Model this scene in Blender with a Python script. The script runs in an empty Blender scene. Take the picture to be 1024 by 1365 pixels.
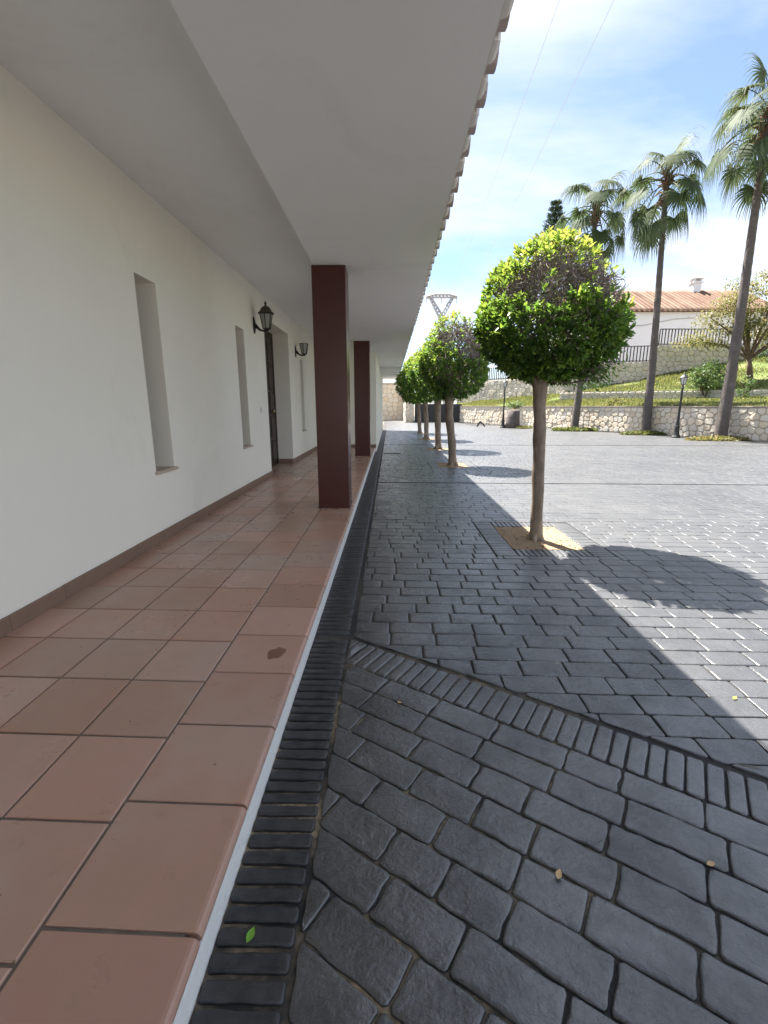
import bpy, math, random
import numpy as np
from mathutils import Vector, noise

R = math.radians
scene = bpy.context.scene
col = scene.collection
random.seed(7)

# ------------------------------------------------------------------ camera
CAMZ = 1.26
F = 608.0
PITCH, YAW = R(13.1), R(0.73)
cam_d = bpy.data.cameras.new('camera')
cam = bpy.data.objects.new('camera', cam_d)
col.objects.link(cam)
cam.location = (0, 0, CAMZ)
cam.rotation_euler = (R(90) - PITCH, 0, YAW)
cam_d.sensor_fit = 'HORIZONTAL'
cam_d.sensor_width = 36.0
cam_d.lens = 36.0 * F / 1024.0
cam_d.clip_start = 0.05
cam_d.clip_end = 2000
scene.camera = cam

# ------------------------------------------------------------------ light
SUN_V = Vector((-0.345, 0.475, 1.0)).normalized()      # towards the sun
SUN_EL = math.asin(SUN_V.z)
SUN_AZ = math.atan2(SUN_V.x, SUN_V.y)
world = bpy.data.worlds.new('World')
scene.world = world
world.use_nodes = True
wn = world.node_tree.nodes
wl = world.node_tree.links
wn.clear()
w_out = wn.new('ShaderNodeOutputWorld')
w_bg = wn.new('ShaderNodeBackground')
w_bg.inputs['Strength'].default_value = 0.05
w_sky = wn.new('ShaderNodeTexSky')
w_sky.sky_type = 'NISHITA'
w_sky.sun_disc = False
w_sky.sun_elevation = SUN_EL
w_sky.sun_rotation = SUN_AZ
w_sky.air_density = 0.85
w_sky.dust_density = 0.3
w_sky.ozone_density = 3.0
w_tc = wn.new('ShaderNodeTexCoord')
w_sep = wn.new('ShaderNodeSeparateXYZ')
wl.new(w_tc.outputs['Generated'], w_sep.inputs[0])
w_max = wn.new('ShaderNodeMath'); w_max.operation = 'MAXIMUM'; w_max.inputs[1].default_value = 0.0
wl.new(w_sep.outputs['Z'], w_max.inputs[0])
w_add = wn.new('ShaderNodeMath'); w_add.operation = 'ADD'; w_add.inputs[1].default_value = 0.22
wl.new(w_max.outputs[0], w_add.inputs[0])
w_dx = wn.new('ShaderNodeMath'); w_dx.operation = 'DIVIDE'
w_dy = wn.new('ShaderNodeMath'); w_dy.operation = 'DIVIDE'
wl.new(w_sep.outputs['X'], w_dx.inputs[0]); wl.new(w_add.outputs[0], w_dx.inputs[1])
wl.new(w_sep.outputs['Y'], w_dy.inputs[0]); wl.new(w_add.outputs[0], w_dy.inputs[1])
w_cmb = wn.new('ShaderNodeCombineXYZ')
wl.new(w_dx.outputs[0], w_cmb.inputs[0]); wl.new(w_dy.outputs[0], w_cmb.inputs[1])
w_map = wn.new('ShaderNodeMapping')
w_map.inputs['Location'].default_value = (3.1, 1.45, 0.0)
w_map.inputs['Rotation'].default_value = (0, 0, R(-24))
w_map.inputs['Scale'].default_value = (0.62, 1.3, 1.0)
wl.new(w_cmb.outputs[0], w_map.inputs[0])
w_ns = wn.new('ShaderNodeTexNoise')
w_ns.inputs['Scale'].default_value = 0.95
w_ns.inputs['Detail'].default_value = 9
w_ns.inputs['Roughness'].default_value = 0.56
w_ns.inputs['Distortion'].default_value = 0.35
wl.new(w_map.outputs[0], w_ns.inputs['Vector'])
w_rmp = wn.new('ShaderNodeValToRGB')
w_rmp.color_ramp.elements[0].position = 0.37
w_rmp.color_ramp.elements[0].color = (0.10, 0.10, 0.10, 1)
w_rmp.color_ramp.elements[1].position = 0.60
w_rmp.color_ramp.elements[1].color = (0.92, 0.92, 0.92, 1)
wl.new(w_ns.outputs['Fac'], w_rmp.inputs[0])
w_mix = wn.new('ShaderNodeMix'); w_mix.data_type = 'RGBA'
wl.new(w_rmp.outputs[0], w_mix.inputs[0])
wl.new(w_sky.outputs[0], w_mix.inputs[6])
w_mix.inputs[7].default_value = (4.45, 4.62, 4.9, 1)
wl.new(w_mix.outputs[2], w_bg.inputs['Color'])
wl.new(w_bg.outputs[0], w_out.inputs[0])

sun_d = bpy.data.lights.new('sun', 'SUN')
sun_d.energy = 4.0
sun_d.angle = R(0.55)
sun_d.color = (1.0, 0.955, 0.89)
sun = bpy.data.objects.new('sun', sun_d)
col.objects.link(sun)
sun.location = (-6, 10, 20)
sun.rotation_euler = SUN_V.to_track_quat('Z', 'Y').to_euler()

scene.view_settings.view_transform = 'Standard'
scene.view_settings.look = 'None'
scene.view_settings.exposure = 2.48
scene.view_settings.gamma = 1.0
scene.view_settings.use_curve_mapping = False
scene.render.engine = 'CYCLES'
scene.cycles.use_denoising = True
scene.cycles.max_bounces = 8
scene.cycles.diffuse_bounces = 6
scene.cycles.transparent_max_bounces = 8

# ------------------------------------------------------------------ helpers
CP, SP = math.cos(PITCH), math.sin(PITCH)
CY, SY = math.cos(YAW), math.sin(YAW)

def proj(x, y, z):
    """photo pixel of a world point and its depth: used only to rank pieces by how large they show"""
    h = z - CAMZ
    xr = x * CY + y * SY
    yr = -x * SY + y * CY
    d = yr * CP - h * SP
    if d < 0.05:
        return None
    return 512 + F * xr / d, 682.5 + F * (-(h * CP + yr * SP)) / d, d

def in_frame(x, y, z, m=20):
    p = proj(x, y, z)
    return p is not None and -m < p[0] < 1024 + m and -m < p[1] < 1365 + m

def tag(o, label=None, cat=None, group=None, kind=None):
    if label: o['label'] = label
    if cat: o['category'] = cat
    if group: o['group'] = group
    if kind: o['kind'] = kind
    return o

def empty(name, loc=(0, 0, 0)):
    o = bpy.data.objects.new(name, None)
    o.location = loc
    o.empty_display_size = 0.2
    col.objects.link(o)
    return o

def origin(parent):
    v = Vector((0, 0, 0))
    while parent is not None:
        v += parent.location
        parent = parent.parent
    return v

def link(name, me, mat, parent=None, loc=None, kind=None):
    if mat is not None and len(me.materials) == 0:
        me.materials.append(mat)
    o = bpy.data.objects.new(name, me)
    if parent is not None: o.parent = parent
    if loc is not None: o.location = loc
    if kind: o['kind'] = kind
    col.objects.link(o)
    return o

def mesh(name, v, f, smooth=False):
    me = bpy.data.meshes.new(name)
    me.from_pydata(v, [], f)
    if smooth:
        me.polygons.foreach_set('use_smooth', [True] * len(me.polygons))
    me.update()
    return me

class MB:
    """collects geometry in world coordinates"""
    def __init__(s):
        s.v = []; s.f = []
    def add(s, v, f):
        n = len(s.v)
        s.v += [tuple(p) for p in v]
        s.f += [tuple(i + n for i in q) for q in f]
        return s
    def box(s, x0, x1, y0, y1, z0, z1):
        v = [(x0,y0,z0),(x1,y0,z0),(x1,y1,z0),(x0,y1,z0),(x0,y0,z1),(x1,y0,z1),(x1,y1,z1),(x0,y1,z1)]
        return s.add(v, [(3,2,1,0),(4,5,6,7),(0,1,5,4),(1,2,6,5),(2,3,7,6),(3,0,4,7)])
    def bevbox(s, x0, x1, y0, y1, z0, z1, b):
        v = []; f = []
        for z, i in ((z0, b), (z0 + b, 0), (z1 - b, 0), (z1, b)):
            X0, X1, Y0, Y1 = x0 + i, x1 - i, y0 + i, y1 - i
            c = b if i == 0 else b * 0.6
            v += [(X0+c,Y0,z),(X1-c,Y0,z),(X1,Y0+c,z),(X1,Y1-c,z),(X1-c,Y1,z),(X0+c,Y1,z),(X0,Y1-c,z),(X0,Y0+c,z)]
        for r in range(3):
            for k in range(8):
                a, c2 = r*8+k, r*8+(k+1) % 8
                f.append((a, c2, c2+8, a+8))
        f.append(tuple(range(7, -1, -1))); f.append(tuple(range(24, 32)))
        return s.add(v, f)
    def tube(s, pts, rad, n=8, cap=True, ax=None):
        pts = [Vector(p) for p in pts]
        if not isinstance(rad, (list, tuple)): rad = [rad] * len(pts)
        v = []; f = []
        prev = None
        for i, p in enumerate(pts):
            d = (pts[min(i+1, len(pts)-1)] - pts[max(i-1, 0)]).normalized()
            if prev is None:
                a = Vector((1, 0, 0)) if abs(d.x) < 0.8 else Vector((0, 1, 0))
                u = d.cross(a).normalized()
            else:
                u = (prev - d * prev.dot(d)).normalized()
            prev = u
            w = d.cross(u)
            for k in range(n):
                t = 2 * math.pi * k / n
                v.append(p + (u * math.cos(t) + w * math.sin(t)) * rad[i])
        for i in range(len(pts) - 1):
            for k in range(n):
                a, b = i*n+k, i*n+(k+1) % n
                f.append((a, b, b+n, a+n))
        if cap:
            f.append(tuple(range(n-1, -1, -1)))
            f.append(tuple((len(pts)-1)*n + k for k in range(n)))
        return s.add(v, f)
    def lathe(s, c, prof, n=12, rot=0.0):
        v = []; f = []
        for r, z in prof:
            for k in range(n):
                t = 2 * math.pi * k / n + rot
                v.append((c[0] + r*math.cos(t), c[1] + r*math.sin(t), c[2] + z))
        for i in range(len(prof) - 1):
            for k in range(n):
                a, b = i*n+k, i*n+(k+1) % n
                f.append((a, b, b+n, a+n))
        f.append(tuple(range(n-1, -1, -1)))
        f.append(tuple((len(prof)-1)*n + k for k in range(n)))
        return s.add(v, f)
    def build(s, name, mat, parent=None, smooth=False, kind=None):
        o = origin(parent)
        me = mesh(name, [(p[0]-o.x, p[1]-o.y, p[2]-o.z) for p in s.v], s.f, smooth)
        return link(name, me, mat, parent, None, kind)

# ---- 2-D polygons
def clip(poly, a, b, c):
    """keep the side a*x + b*y <= c of a convex polygon"""
    out = []
    n = len(poly)
    for i in range(n):
        p, q = poly[i], poly[(i+1) % n]
        dp, dq = a*p[0]+b*p[1]-c, a*q[0]+b*q[1]-c
        if dp <= 0: out.append(p)
        if (dp < 0 < dq) or (dq < 0 < dp):
            t = dp / (dp - dq)
            out.append((p[0]+(q[0]-p[0])*t, p[1]+(q[1]-p[1])*t))
    return out

def area(poly):
    return 0.5 * sum(poly[i][0]*poly[(i+1) % len(poly)][1] - poly[(i+1) % len(poly)][0]*poly[i][1] for i in range(len(poly)))

def cen(poly):
    return sum(p[0] for p in poly)/len(poly), sum(p[1] for p in poly)/len(poly)

def inset(poly, d):
    n = len(poly); out = []
    for i in range(n):
        p0, p, p1 = poly[i-1], poly[i], poly[(i+1) % n]
        e0 = (p[0]-p0[0], p[1]-p0[1]); e1 = (p1[0]-p[0], p1[1]-p[1])
        l0 = math.hypot(*e0) or 1e-9; l1 = math.hypot(*e1) or 1e-9
        n0 = (-e0[1]/l0, e0[0]/l0); n1 = (-e1[1]/l1, e1[0]/l1)
        k = max(0.35, 1 + n0[0]*n1[0] + n0[1]*n1[1])
        out.append((p[0] + (n0[0]+n1[0])/k*d, p[1] + (n0[1]+n1[1])/k*d))
    return out

def shrink(poly, d):
    """inward offset of a convex polygon by half-planes"""
    out = list(poly); n = len(poly)
    for i in range(n):
        p, q = poly[i], poly[(i+1) % n]
        ex, ey = q[0]-p[0], q[1]-p[1]
        l = math.hypot(ex, ey)
        if l < 1e-6: continue
        nx, ny = ey/l, -ex/l
        out = clip(out, nx, ny, nx*p[0]+ny*p[1]-d)
        if len(out) < 3: return []
    res = []
    for p in out:
        if not res or math.hypot(p[0]-res[-1][0], p[1]-res[-1][1]) > 0.004: res.append(p)
    if len(res) > 2 and math.hypot(res[0][0]-res[-1][0], res[0][1]-res[-1][1]) <= 0.004: res.pop()
    return res if len(res) >= 3 else []

def rough(poly, cut, sub, wob, rng):
    """cut the corners, split the edges and let them wander"""
    out = []; n = len(poly)
    for i in range(n):
        p0, p, p1 = poly[i-1], poly[i], poly[(i+1) % n]
        for q in (p0, p1):
            l = math.hypot(q[0]-p[0], q[1]-p[1])
            t = min(cut * rng.uniform(0.6, 1.4), l*0.3) / max(l, 1e-6)
            out.append((p[0]+(q[0]-p[0])*t, p[1]+(q[1]-p[1])*t))
        l = math.hypot(p1[0]-p[0], p1[1]-p[1])
        m = int(l / sub) if sub else 0
        for k in range(1, m+1):
            t = k / (m+1)
            if l*t < cut*1.5 or l*(1-t) < cut*1.5: continue
            nx, ny = -(p1[1]-p[1])/l, (p1[0]-p[0])/l
            w = rng.uniform(-wob, wob)
            out.append((p[0]+(p1[0]-p[0])*t+nx*w, p[1]+(p1[1]-p[1])*t+ny*w))
    return out

def squeeze(poly, d):
    """inset by scaling along the piece's own axes: never folds over, however ragged the outline"""
    n = len(poly)
    k = max(range(n), key=lambda i: math.hypot(poly[i][0]-poly[i-1][0], poly[i][1]-poly[i-1][1]))
    ex = (poly[k][0]-poly[k-1][0], poly[k][1]-poly[k-1][1]); l = math.hypot(*ex) or 1
    ex = (ex[0]/l, ex[1]/l); ey = (-ex[1], ex[0])
    L = [(p[0]*ex[0]+p[1]*ex[1], p[0]*ey[0]+p[1]*ey[1]) for p in poly]
    a0, a1 = min(p[0] for p in L), max(p[0] for p in L); b0, b1 = min(p[1] for p in L), max(p[1] for p in L)
    ca, cb = (a0+a1)/2, (b0+b1)/2
    sa, sb = 1-min(0.45, 2*d/max(a1-a0, 1e-6)), 1-min(0.45, 2*d/max(b1-b0, 1e-6))
    out = []
    for u, w in L:
        u, w = ca+(u-ca)*sa, cb+(w-cb)*sb
        out.append((u*ex[0]+w*ey[0], u*ex[1]+w*ey[1]))
    return out

def slab(poly, z0, z1, ch, rng, uneven=0.0, dome=0.0, mid=False):
    """a paving piece: sides, rounded edge, top. 2-D polygon at heights z0..z1"""
    n = len(poly)
    rings = [(poly, z0, 0), (poly, z1-ch, 0)]
    if mid: rings.append((squeeze(poly, ch*0.45), z1-ch*0.25, uneven*0.5))
    if mid or uneven or dome:
        rings.append((squeeze(poly, ch*1.25), z1-ch*0.06, uneven*0.5))
        rings.append((squeeze(poly, ch*1.25+0.010), z1, 0))
    else:
        rings.append((squeeze(poly, ch*1.5), z1, 0))
    v = []; f = []
    for pl, z, u in rings:
        for p in pl:
            v.append((p[0], p[1], z + (rng.uniform(-u, u) if u else 0)))
    m = len(rings)
    for r in range(m-1):
        for k in range(n):
            a, b = r*n+k, r*n+(k+1) % n
            f.append((a, b, b+n, a+n))
    if False:
        c = cen(rings[-1][0])
        v.append((c[0], c[1], z1+dome+rng.uniform(-uneven, uneven)))
        for k in range(n):
            f.append(((m-1)*n+k, (m-1)*n+(k+1) % n, m*n))
    else:
        f.append(tuple((m-1)*n+k for k in range(n)))
    return v, f

# ------------------------------------------------------------------ materials
def new_mat(name):
    m = bpy.data.materials.new(name)
    m.use_nodes = True
    nt = m.node_tree
    b = nt.nodes['Principled BSDF']
    return m, nt, b

def N(nt, kind, **kw):
    n = nt.nodes.new(kind)
    for k, v in kw.items():
        if k in n.inputs: n.inputs[k].default_value = v
        else: setattr(n, k, v)
    return n

def noise_fac(nt, scale, detail=5, rough=0.55, coord='pos', stretch=None, dist=0.0):
    if coord == 'pos':
        g = N(nt, 'ShaderNodeNewGeometry'); out = g.outputs['Position']
    else:
        g = N(nt, 'ShaderNodeTexCoord'); out = g.outputs['Object']
    if stretch:
        mp = N(nt, 'ShaderNodeMapping'); mp.inputs['Scale'].default_value = stretch
        nt.links.new(out, mp.inputs[0]); out = mp.outputs[0]
    n = N(nt, 'ShaderNodeTexNoise', Scale=scale, Detail=detail, Roughness=rough, Distortion=dist)
    nt.links.new(out, n.inputs['Vector'])
    return n.outputs['Fac']

def ramp(nt, fac, stops):
    r = N(nt, 'ShaderNodeValToRGB')
    e = r.color_ramp.elements
    while len(e) < len(stops): e.new(0.5)
    for el, (p, c) in zip(e, stops):
        el.position = p
        el.color = (c, c, c, 1) if isinstance(c, (int, float)) else (*c, 1)
    nt.links.new(fac, r.inputs[0])
    return r.outputs[0]

def mixc(nt, fac, a, b, blend='MIX'):
    m = N(nt, 'ShaderNodeMix', data_type='RGBA', blend_type=blend)
    for s, i in ((fac, 0), (a, 6), (b, 7)):
        if isinstance(s, (int, float)): m.inputs[i].default_value = s
        elif isinstance(s, tuple): m.inputs[i].default_value = (*s, 1)
        else: nt.links.new(s, m.inputs[i])
    return m.outputs[2]

def bump(nt, b, h, strength, dist, prev=None):
    n = N(nt, 'ShaderNodeBump', Strength=strength, Distance=dist)
    nt.links.new(h, n.inputs['Height'])
    if prev is not None: nt.links.new(prev, n.inputs['Normal'])
    nt.links.new(n.outputs[0], b.inputs['Normal'])
    return n.outputs[0]

def obj_rand(nt):
    return N(nt, 'ShaderNodeObjectInfo').outputs['Random']

def island_rand(nt):
    return N(nt, 'ShaderNodeNewGeometry').outputs['Random Per Island']

def plain(name, c, rough=0.6, spec=0.5, metal=0.0, var=0.12, scale=6, bmp=0.15, bscale=60):
    m, nt, b = new_mat(name)
    f = noise_fac(nt, scale)
    nt.links.new(mixc(nt, f, tuple(x*(1-var) for x in c), tuple(min(1, x*(1+var)) for x in c)), b.inputs['Base Color'])
    b.inputs['Roughness'].default_value = rough
    b.inputs['Specular IOR Level'].default_value = spec
    b.inputs['Metallic'].default_value = metal
    if bmp: bump(nt, b, noise_fac(nt, bscale), bmp, 0.004)
    return m

M = {}
# white plaster
def plaster(name, c, bs=0.25, dirt=0.05):
    m, nt, b = new_mat(name)
    f = noise_fac(nt, 1.3, 6, 0.6)
    f2 = noise_fac(nt, 9, 4, 0.6)
    base = mixc(nt, f, tuple(x*(1-dirt) for x in c), tuple(min(1, x*(1+dirt*0.4)) for x in c))
    base = mixc(nt, ramp(nt, f2, [(0.55, 0.0), (0.8, 0.25)]), base, tuple(x*0.93 for x in c))
    sm = noise_fac(nt, 0.8, 8, 0.72, dist=0.6)
    base = mixc(nt, ramp(nt, sm, [(0.54, 0.0), (0.70, 0.5)]), base, tuple(x*0.84 for x in c))
    sp = noise_fac(nt, 26, 5, 0.75)
    base = mixc(nt, ramp(nt, sp, [(0.68, 0.0), (0.76, 0.30)]), base, tuple(x*0.72 for x in c))
    nt.links.new(base, b.inputs['Base Color'])
    b.inputs['Roughness'].default_value = 0.85
    b.inputs['Specular IOR Level'].default_value = 0.25
    n = bump(nt, b, noise_fac(nt, 14, 5, 0.6), bs*0.6, 0.010)
    bump(nt, b, noise_fac(nt, 150, 3, 0.6), bs, 0.002, n)
    return m
M['plaster'] = plaster('white_plaster', (0.88, 0.85, 0.765))
M['soffit'] = plaster('soffit_plaster', (0.885, 0.89, 0.89), 0.30)
M['mortar_white'] = plaster('white_mortar', (0.78, 0.75, 0.72), 0.6)
M['far_plaster'] = plaster('far_plaster', (0.80, 0.80, 0.82), 0.2)

# terracotta floor tile
def tile_mat():
    m, nt, b = new_mat('floor_tile')
    r = obj_rand(nt)
    c = ramp(nt, r, [(0.0, (0.36, 0.205, 0.155)), (0.22, (0.46, 0.255, 0.195)), (0.45, (0.36, 0.215, 0.155)), (0.65, (0.50, 0.29, 0.235)), (0.85, (0.42, 0.29, 0.24)), (1.0, (0.38, 0.21, 0.15))])
    f = noise_fac(nt, 4.5, 6, 0.65)
    c = mixc(nt, ramp(nt, f, [(0.38, 0.0), (0.68, 0.42)]), c, (0.34, 0.235, 0.17))
    f3 = noise_fac(nt, 1.9, 4, 0.55)
    c = mixc(nt, ramp(nt, f3, [(0.48, 0.0), (0.70, 0.55)]), c, (0.43, 0.325, 0.285))
    f4 = noise_fac(nt, 11, 6, 0.7)
    c = mixc(nt, ramp(nt, f4, [(0.60, 0.0), (0.74, 0.35)]), c, (0.25, 0.16, 0.115))
    v = N(nt, 'ShaderNodeTexVoronoi', Scale=11.0)
    g = N(nt, 'ShaderNodeNewGeometry'); nt.links.new(g.outputs['Position'], v.inputs['Vector'])
    c = mixc(nt, ramp(nt, v.outputs['Distance'], [(0.03, 0.75), (0.065, 0.0)]), c, (0.07, 0.04, 0.03))
    nt.links.new(c, b.inputs['Base Color'])
    rg = noise_fac(nt, 3.2, 6, 0.65)
    nt.links.new(ramp(nt, rg, [(0.3, 0.22), (0.7, 0.42)]), b.inputs['Roughness'])
    b.inputs['Specular IOR Level'].default_value = 0.55
    n = bump(nt, b, noise_fac(nt, 5, 3), 0.12, 0.01)
    bump(nt, b, noise_fac(nt, 220, 3), 0.10, 0.001, n)
    return m
M['tile'] = tile_mat()
M['skirt'] = plain('skirting_tile', (0.225, 0.145, 0.105), 0.55, var=0.2, scale=5)
M['grout'] = plain('dark_grout', (0.165, 0.145, 0.125), 0.9, 0.2, var=0.4, scale=18, bmp=0.4)
M['stain'] = plain('rusty_stain', (0.20, 0.098, 0.062), 0.3, 0.5, var=0.25, scale=30, bmp=0)
def riser_mat():
    m, nt, b = new_mat('white_paint')
    c = mixc(nt, noise_fac(nt, 7, 6, 0.65), (0.70, 0.70, 0.69), (0.83, 0.83, 0.82))
    c = mixc(nt, ramp(nt, noise_fac(nt, 16, 6, 0.7), [(0.60, 0.0), (0.72, 0.55)]), c, (0.42, 0.40, 0.37))
    c = mixc(nt, ramp(nt, noise_fac(nt, 45, 4, 0.7), [(0.68, 0.0), (0.74, 0.8)]), c, (0.22, 0.20, 0.18))
    nt.links.new(c, b.inputs['Base Color'])
    b.inputs['Roughness'].default_value = 0.55
    bump(nt, b, noise_fac(nt, 30, 5, 0.65), 0.6, 0.006)
    return m
M['white_paint'] = riser_mat()

# column: glossy dark red-brown paint
def column_mat():
    m, nt, b = new_mat('red_brown_lacquer')
    f = noise_fac(nt, 2.0, 6, 0.5, stretch=(3, 3, 0.6))
    nt.links.new(mixc(nt, f, (0.062, 0.0150, 0.0115), (0.076, 0.0180, 0.0138)), b.inputs['Base Color'])
    b.inputs['Roughness'].default_value = 0.27
    b.inputs['Specular IOR Level'].default_value = 0.5
    bump(nt, b, noise_fac(nt, 1.6, 2, 0.4), 0.05, 0.01)
    return m
M['column'] = column_mat()

def door_mat():
    m, nt, b = new_mat('dark_door_wood')
    f = noise_fac(nt, 3, 6, 0.65, stretch=(14, 14, 0.8))
    nt.links.new(mixc(nt, f, (0.018, 0.011, 0.008), (0.050, 0.030, 0.021)), b.inputs['Base Color'])
    b.inputs['Roughness'].default_value = 0.42
    bump(nt, b, f, 0.25, 0.003)
    return m
M['door'] = door_mat()
M['black_metal'] = plain('black_metal', (0.018, 0.018, 0.018), 0.5, var=0.3, scale=15, bmp=0.2)
M['bronze_cap'] = plain('rusty_black_metal', (0.045, 0.036, 0.022), 0.55, var=0.5, scale=40, bmp=0.3)
M['brass'] = plain('brass', (0.55, 0.42, 0.22), 0.35, metal=1.0, bmp=0)
M['switch'] = plain('white_plastic', (0.70, 0.69, 0.66), 0.4, bmp=0)
def glass_mat(name, c, rough=0.25):
    m, nt, b = new_mat(name)
    f = noise_fac(nt, 25, 4)
    nt.links.new(mixc(nt, f, tuple(x*0.75 for x in c), c), b.inputs['Base Color'])
    b.inputs['Roughness'].default_value = rough
    b.inputs['Specular IOR Level'].default_value = 0.6
    return m
M['lamp_glass'] = glass_mat('frosted_lamp_glass', (0.34, 0.36, 0.33), 0.3)
M['window_glass'] = glass_mat('dark_window_glass', (0.03, 0.035, 0.04), 0.06)

# stamped, sealed paving
def paver_mat():
    m, nt, b = new_mat('stamped_paving')
    r = island_rand(nt); ro = obj_rand(nt)
    big = noise_fac(nt, 0.55, 5, 0.6)
    med = noise_fac(nt, 5.0, 7, 0.66)
    fine = noise_fac(nt, 42, 6, 0.65)
    c = mixc(nt, ramp(nt, med, [(0.34, 0.0), (0.72, 1.0)]), (0.013, 0.0135, 0.0145), (0.066, 0.068, 0.073))
    c = mixc(nt, ramp(nt, r, [(0.0, 0.0), (1.0, 0.35)]), c, (0.062, 0.064, 0.069))
    c = mixc(nt, ramp(nt, ro, [(0.0, 0.40), (1.0, 0.0)]), c, (0.022, 0.023, 0.026))
    # dusty wear plus sunlit sheen, painted as paler colour away from the house
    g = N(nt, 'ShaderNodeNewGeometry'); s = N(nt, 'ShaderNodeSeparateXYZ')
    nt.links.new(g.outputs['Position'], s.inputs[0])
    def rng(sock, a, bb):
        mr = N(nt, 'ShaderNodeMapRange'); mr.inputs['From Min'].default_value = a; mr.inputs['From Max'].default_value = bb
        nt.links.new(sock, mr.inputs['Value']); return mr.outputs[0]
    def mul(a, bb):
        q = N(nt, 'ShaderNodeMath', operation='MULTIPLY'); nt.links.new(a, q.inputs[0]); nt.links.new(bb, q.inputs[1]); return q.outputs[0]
    wear_and_sheen = mul(mul(rng(s.outputs['X'], -0.3, 1.3), rng(s.outputs['Y'], 0.4, 3.6)), ramp(nt, big, [(0.3, 0.6), (0.65, 1.0)]))
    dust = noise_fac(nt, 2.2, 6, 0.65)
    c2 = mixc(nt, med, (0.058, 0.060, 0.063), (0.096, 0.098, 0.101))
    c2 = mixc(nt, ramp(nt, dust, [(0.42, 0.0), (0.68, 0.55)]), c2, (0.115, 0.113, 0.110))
    c = mixc(nt, wear_and_sheen, c, c2)
    c = mixc(nt, ramp(nt, fine, [(0.60, 0.0), (0.75, 0.35)]), c, (0.13, 0.13, 0.132))
    c = mixc(nt, ramp(nt, noise_fac(nt, 1.7, 6, 0.7), [(0.63, 0.0), (0.75, 0.5)]), c, (0.15, 0.135, 0.11))
    nt.links.new(c, b.inputs['Base Color'])
    b.inputs['Roughness'].default_value = 0.5
    b.inputs['Specular IOR Level'].default_value = 0.4
    rr = ramp(nt, noise_fac(nt, 8, 6, 0.65), [(0.30, 0.08), (0.72, 0.32)])
    nt.links.new(mixc(nt, wear_and_sheen, rr, (0.38, 0.38, 0.38)), b.inputs['Coat Roughness'])
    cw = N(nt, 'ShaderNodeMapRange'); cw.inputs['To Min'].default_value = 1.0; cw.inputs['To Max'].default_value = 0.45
    nt.links.new(wear_and_sheen, cw.inputs['Value'])
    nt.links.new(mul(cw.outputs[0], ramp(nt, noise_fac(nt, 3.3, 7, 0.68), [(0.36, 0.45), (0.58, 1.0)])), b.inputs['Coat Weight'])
    b.inputs['Coat IOR'].default_value = 1.85
    slate = noise_fac(nt, 9, 5, 0.58, stretch=(1.0, 1.9, 1.0), dist=1.0)
    n = bump(nt, b, slate, 0.34, 0.016)
    n = bump(nt, b, noise_fac(nt, 48, 5, 0.65, dist=0.4), 0.52, 0.0062, n)
    n = bump(nt, b, noise_fac(nt, 170, 4, 0.65), 0.32, 0.0018, n)
    nt.links.new(n, b.inputs['Coat Normal'])
    return m
M['paver'] = paver_mat()
def joint_mat():
    m, nt, b = new_mat('paving_joint')
    s = ramp(nt, noise_fac(nt, 2.3, 5, 0.65), [(0.43, 0.0), (0.58, 1.0)])
    s2 = ramp(nt, noise_fac(nt, 38, 4, 0.6), [(0.35, 0.25), (0.65, 1.0)])
    sm = N(nt, 'ShaderNodeMath', operation='MULTIPLY'); nt.links.new(s, sm.inputs[0]); nt.links.new(s2, sm.inputs[1])
    g = N(nt, 'ShaderNodeNewGeometry'); sx = N(nt, 'ShaderNodeSeparateXYZ'); nt.links.new(g.outputs['Position'], sx.inputs[0])
    mr = N(nt, 'ShaderNodeMapRange'); mr.inputs['From Min'].default_value = 0.2; mr.inputs['From Max'].default_value = 0.9; mr.inputs['To Min'].default_value = 1.0; mr.inputs['To Max'].default_value = 0.08
    nt.links.new(sx.outputs['X'], mr.inputs['Value'])
    mr2 = N(nt, 'ShaderNodeMapRange'); mr2.inputs['From Min'].default_value = 1.6; mr2.inputs['From Max'].default_value = 2.4; mr2.inputs['To Min'].default_value = 1.0; mr2.inputs['To Max'].default_value = 0.12
    nt.links.new(sx.outputs['Y'], mr2.inputs['Value'])
    m1 = N(nt, 'ShaderNodeMath', operation='MULTIPLY'); nt.links.new(mr.outputs[0], m1.inputs[0]); nt.links.new(mr2.outputs[0], m1.inputs[1])
    sm2 = N(nt, 'ShaderNodeMath', operation='MULTIPLY'); nt.links.new(sm.outputs[0], sm2.inputs[0]); nt.links.new(m1.outputs[0], sm2.inputs[1])
    nt.links.new(mixc(nt, sm2.outputs[0], (0.022, 0.022, 0.023), (0.36, 0.285, 0.185)), b.inputs['Base Color'])
    b.inputs['Roughness'].default_value = 0.8
    bump(nt, b, noise_fac(nt, 90, 4), 0.6, 0.004)
    return m
M['joint'] = joint_mat()
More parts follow.
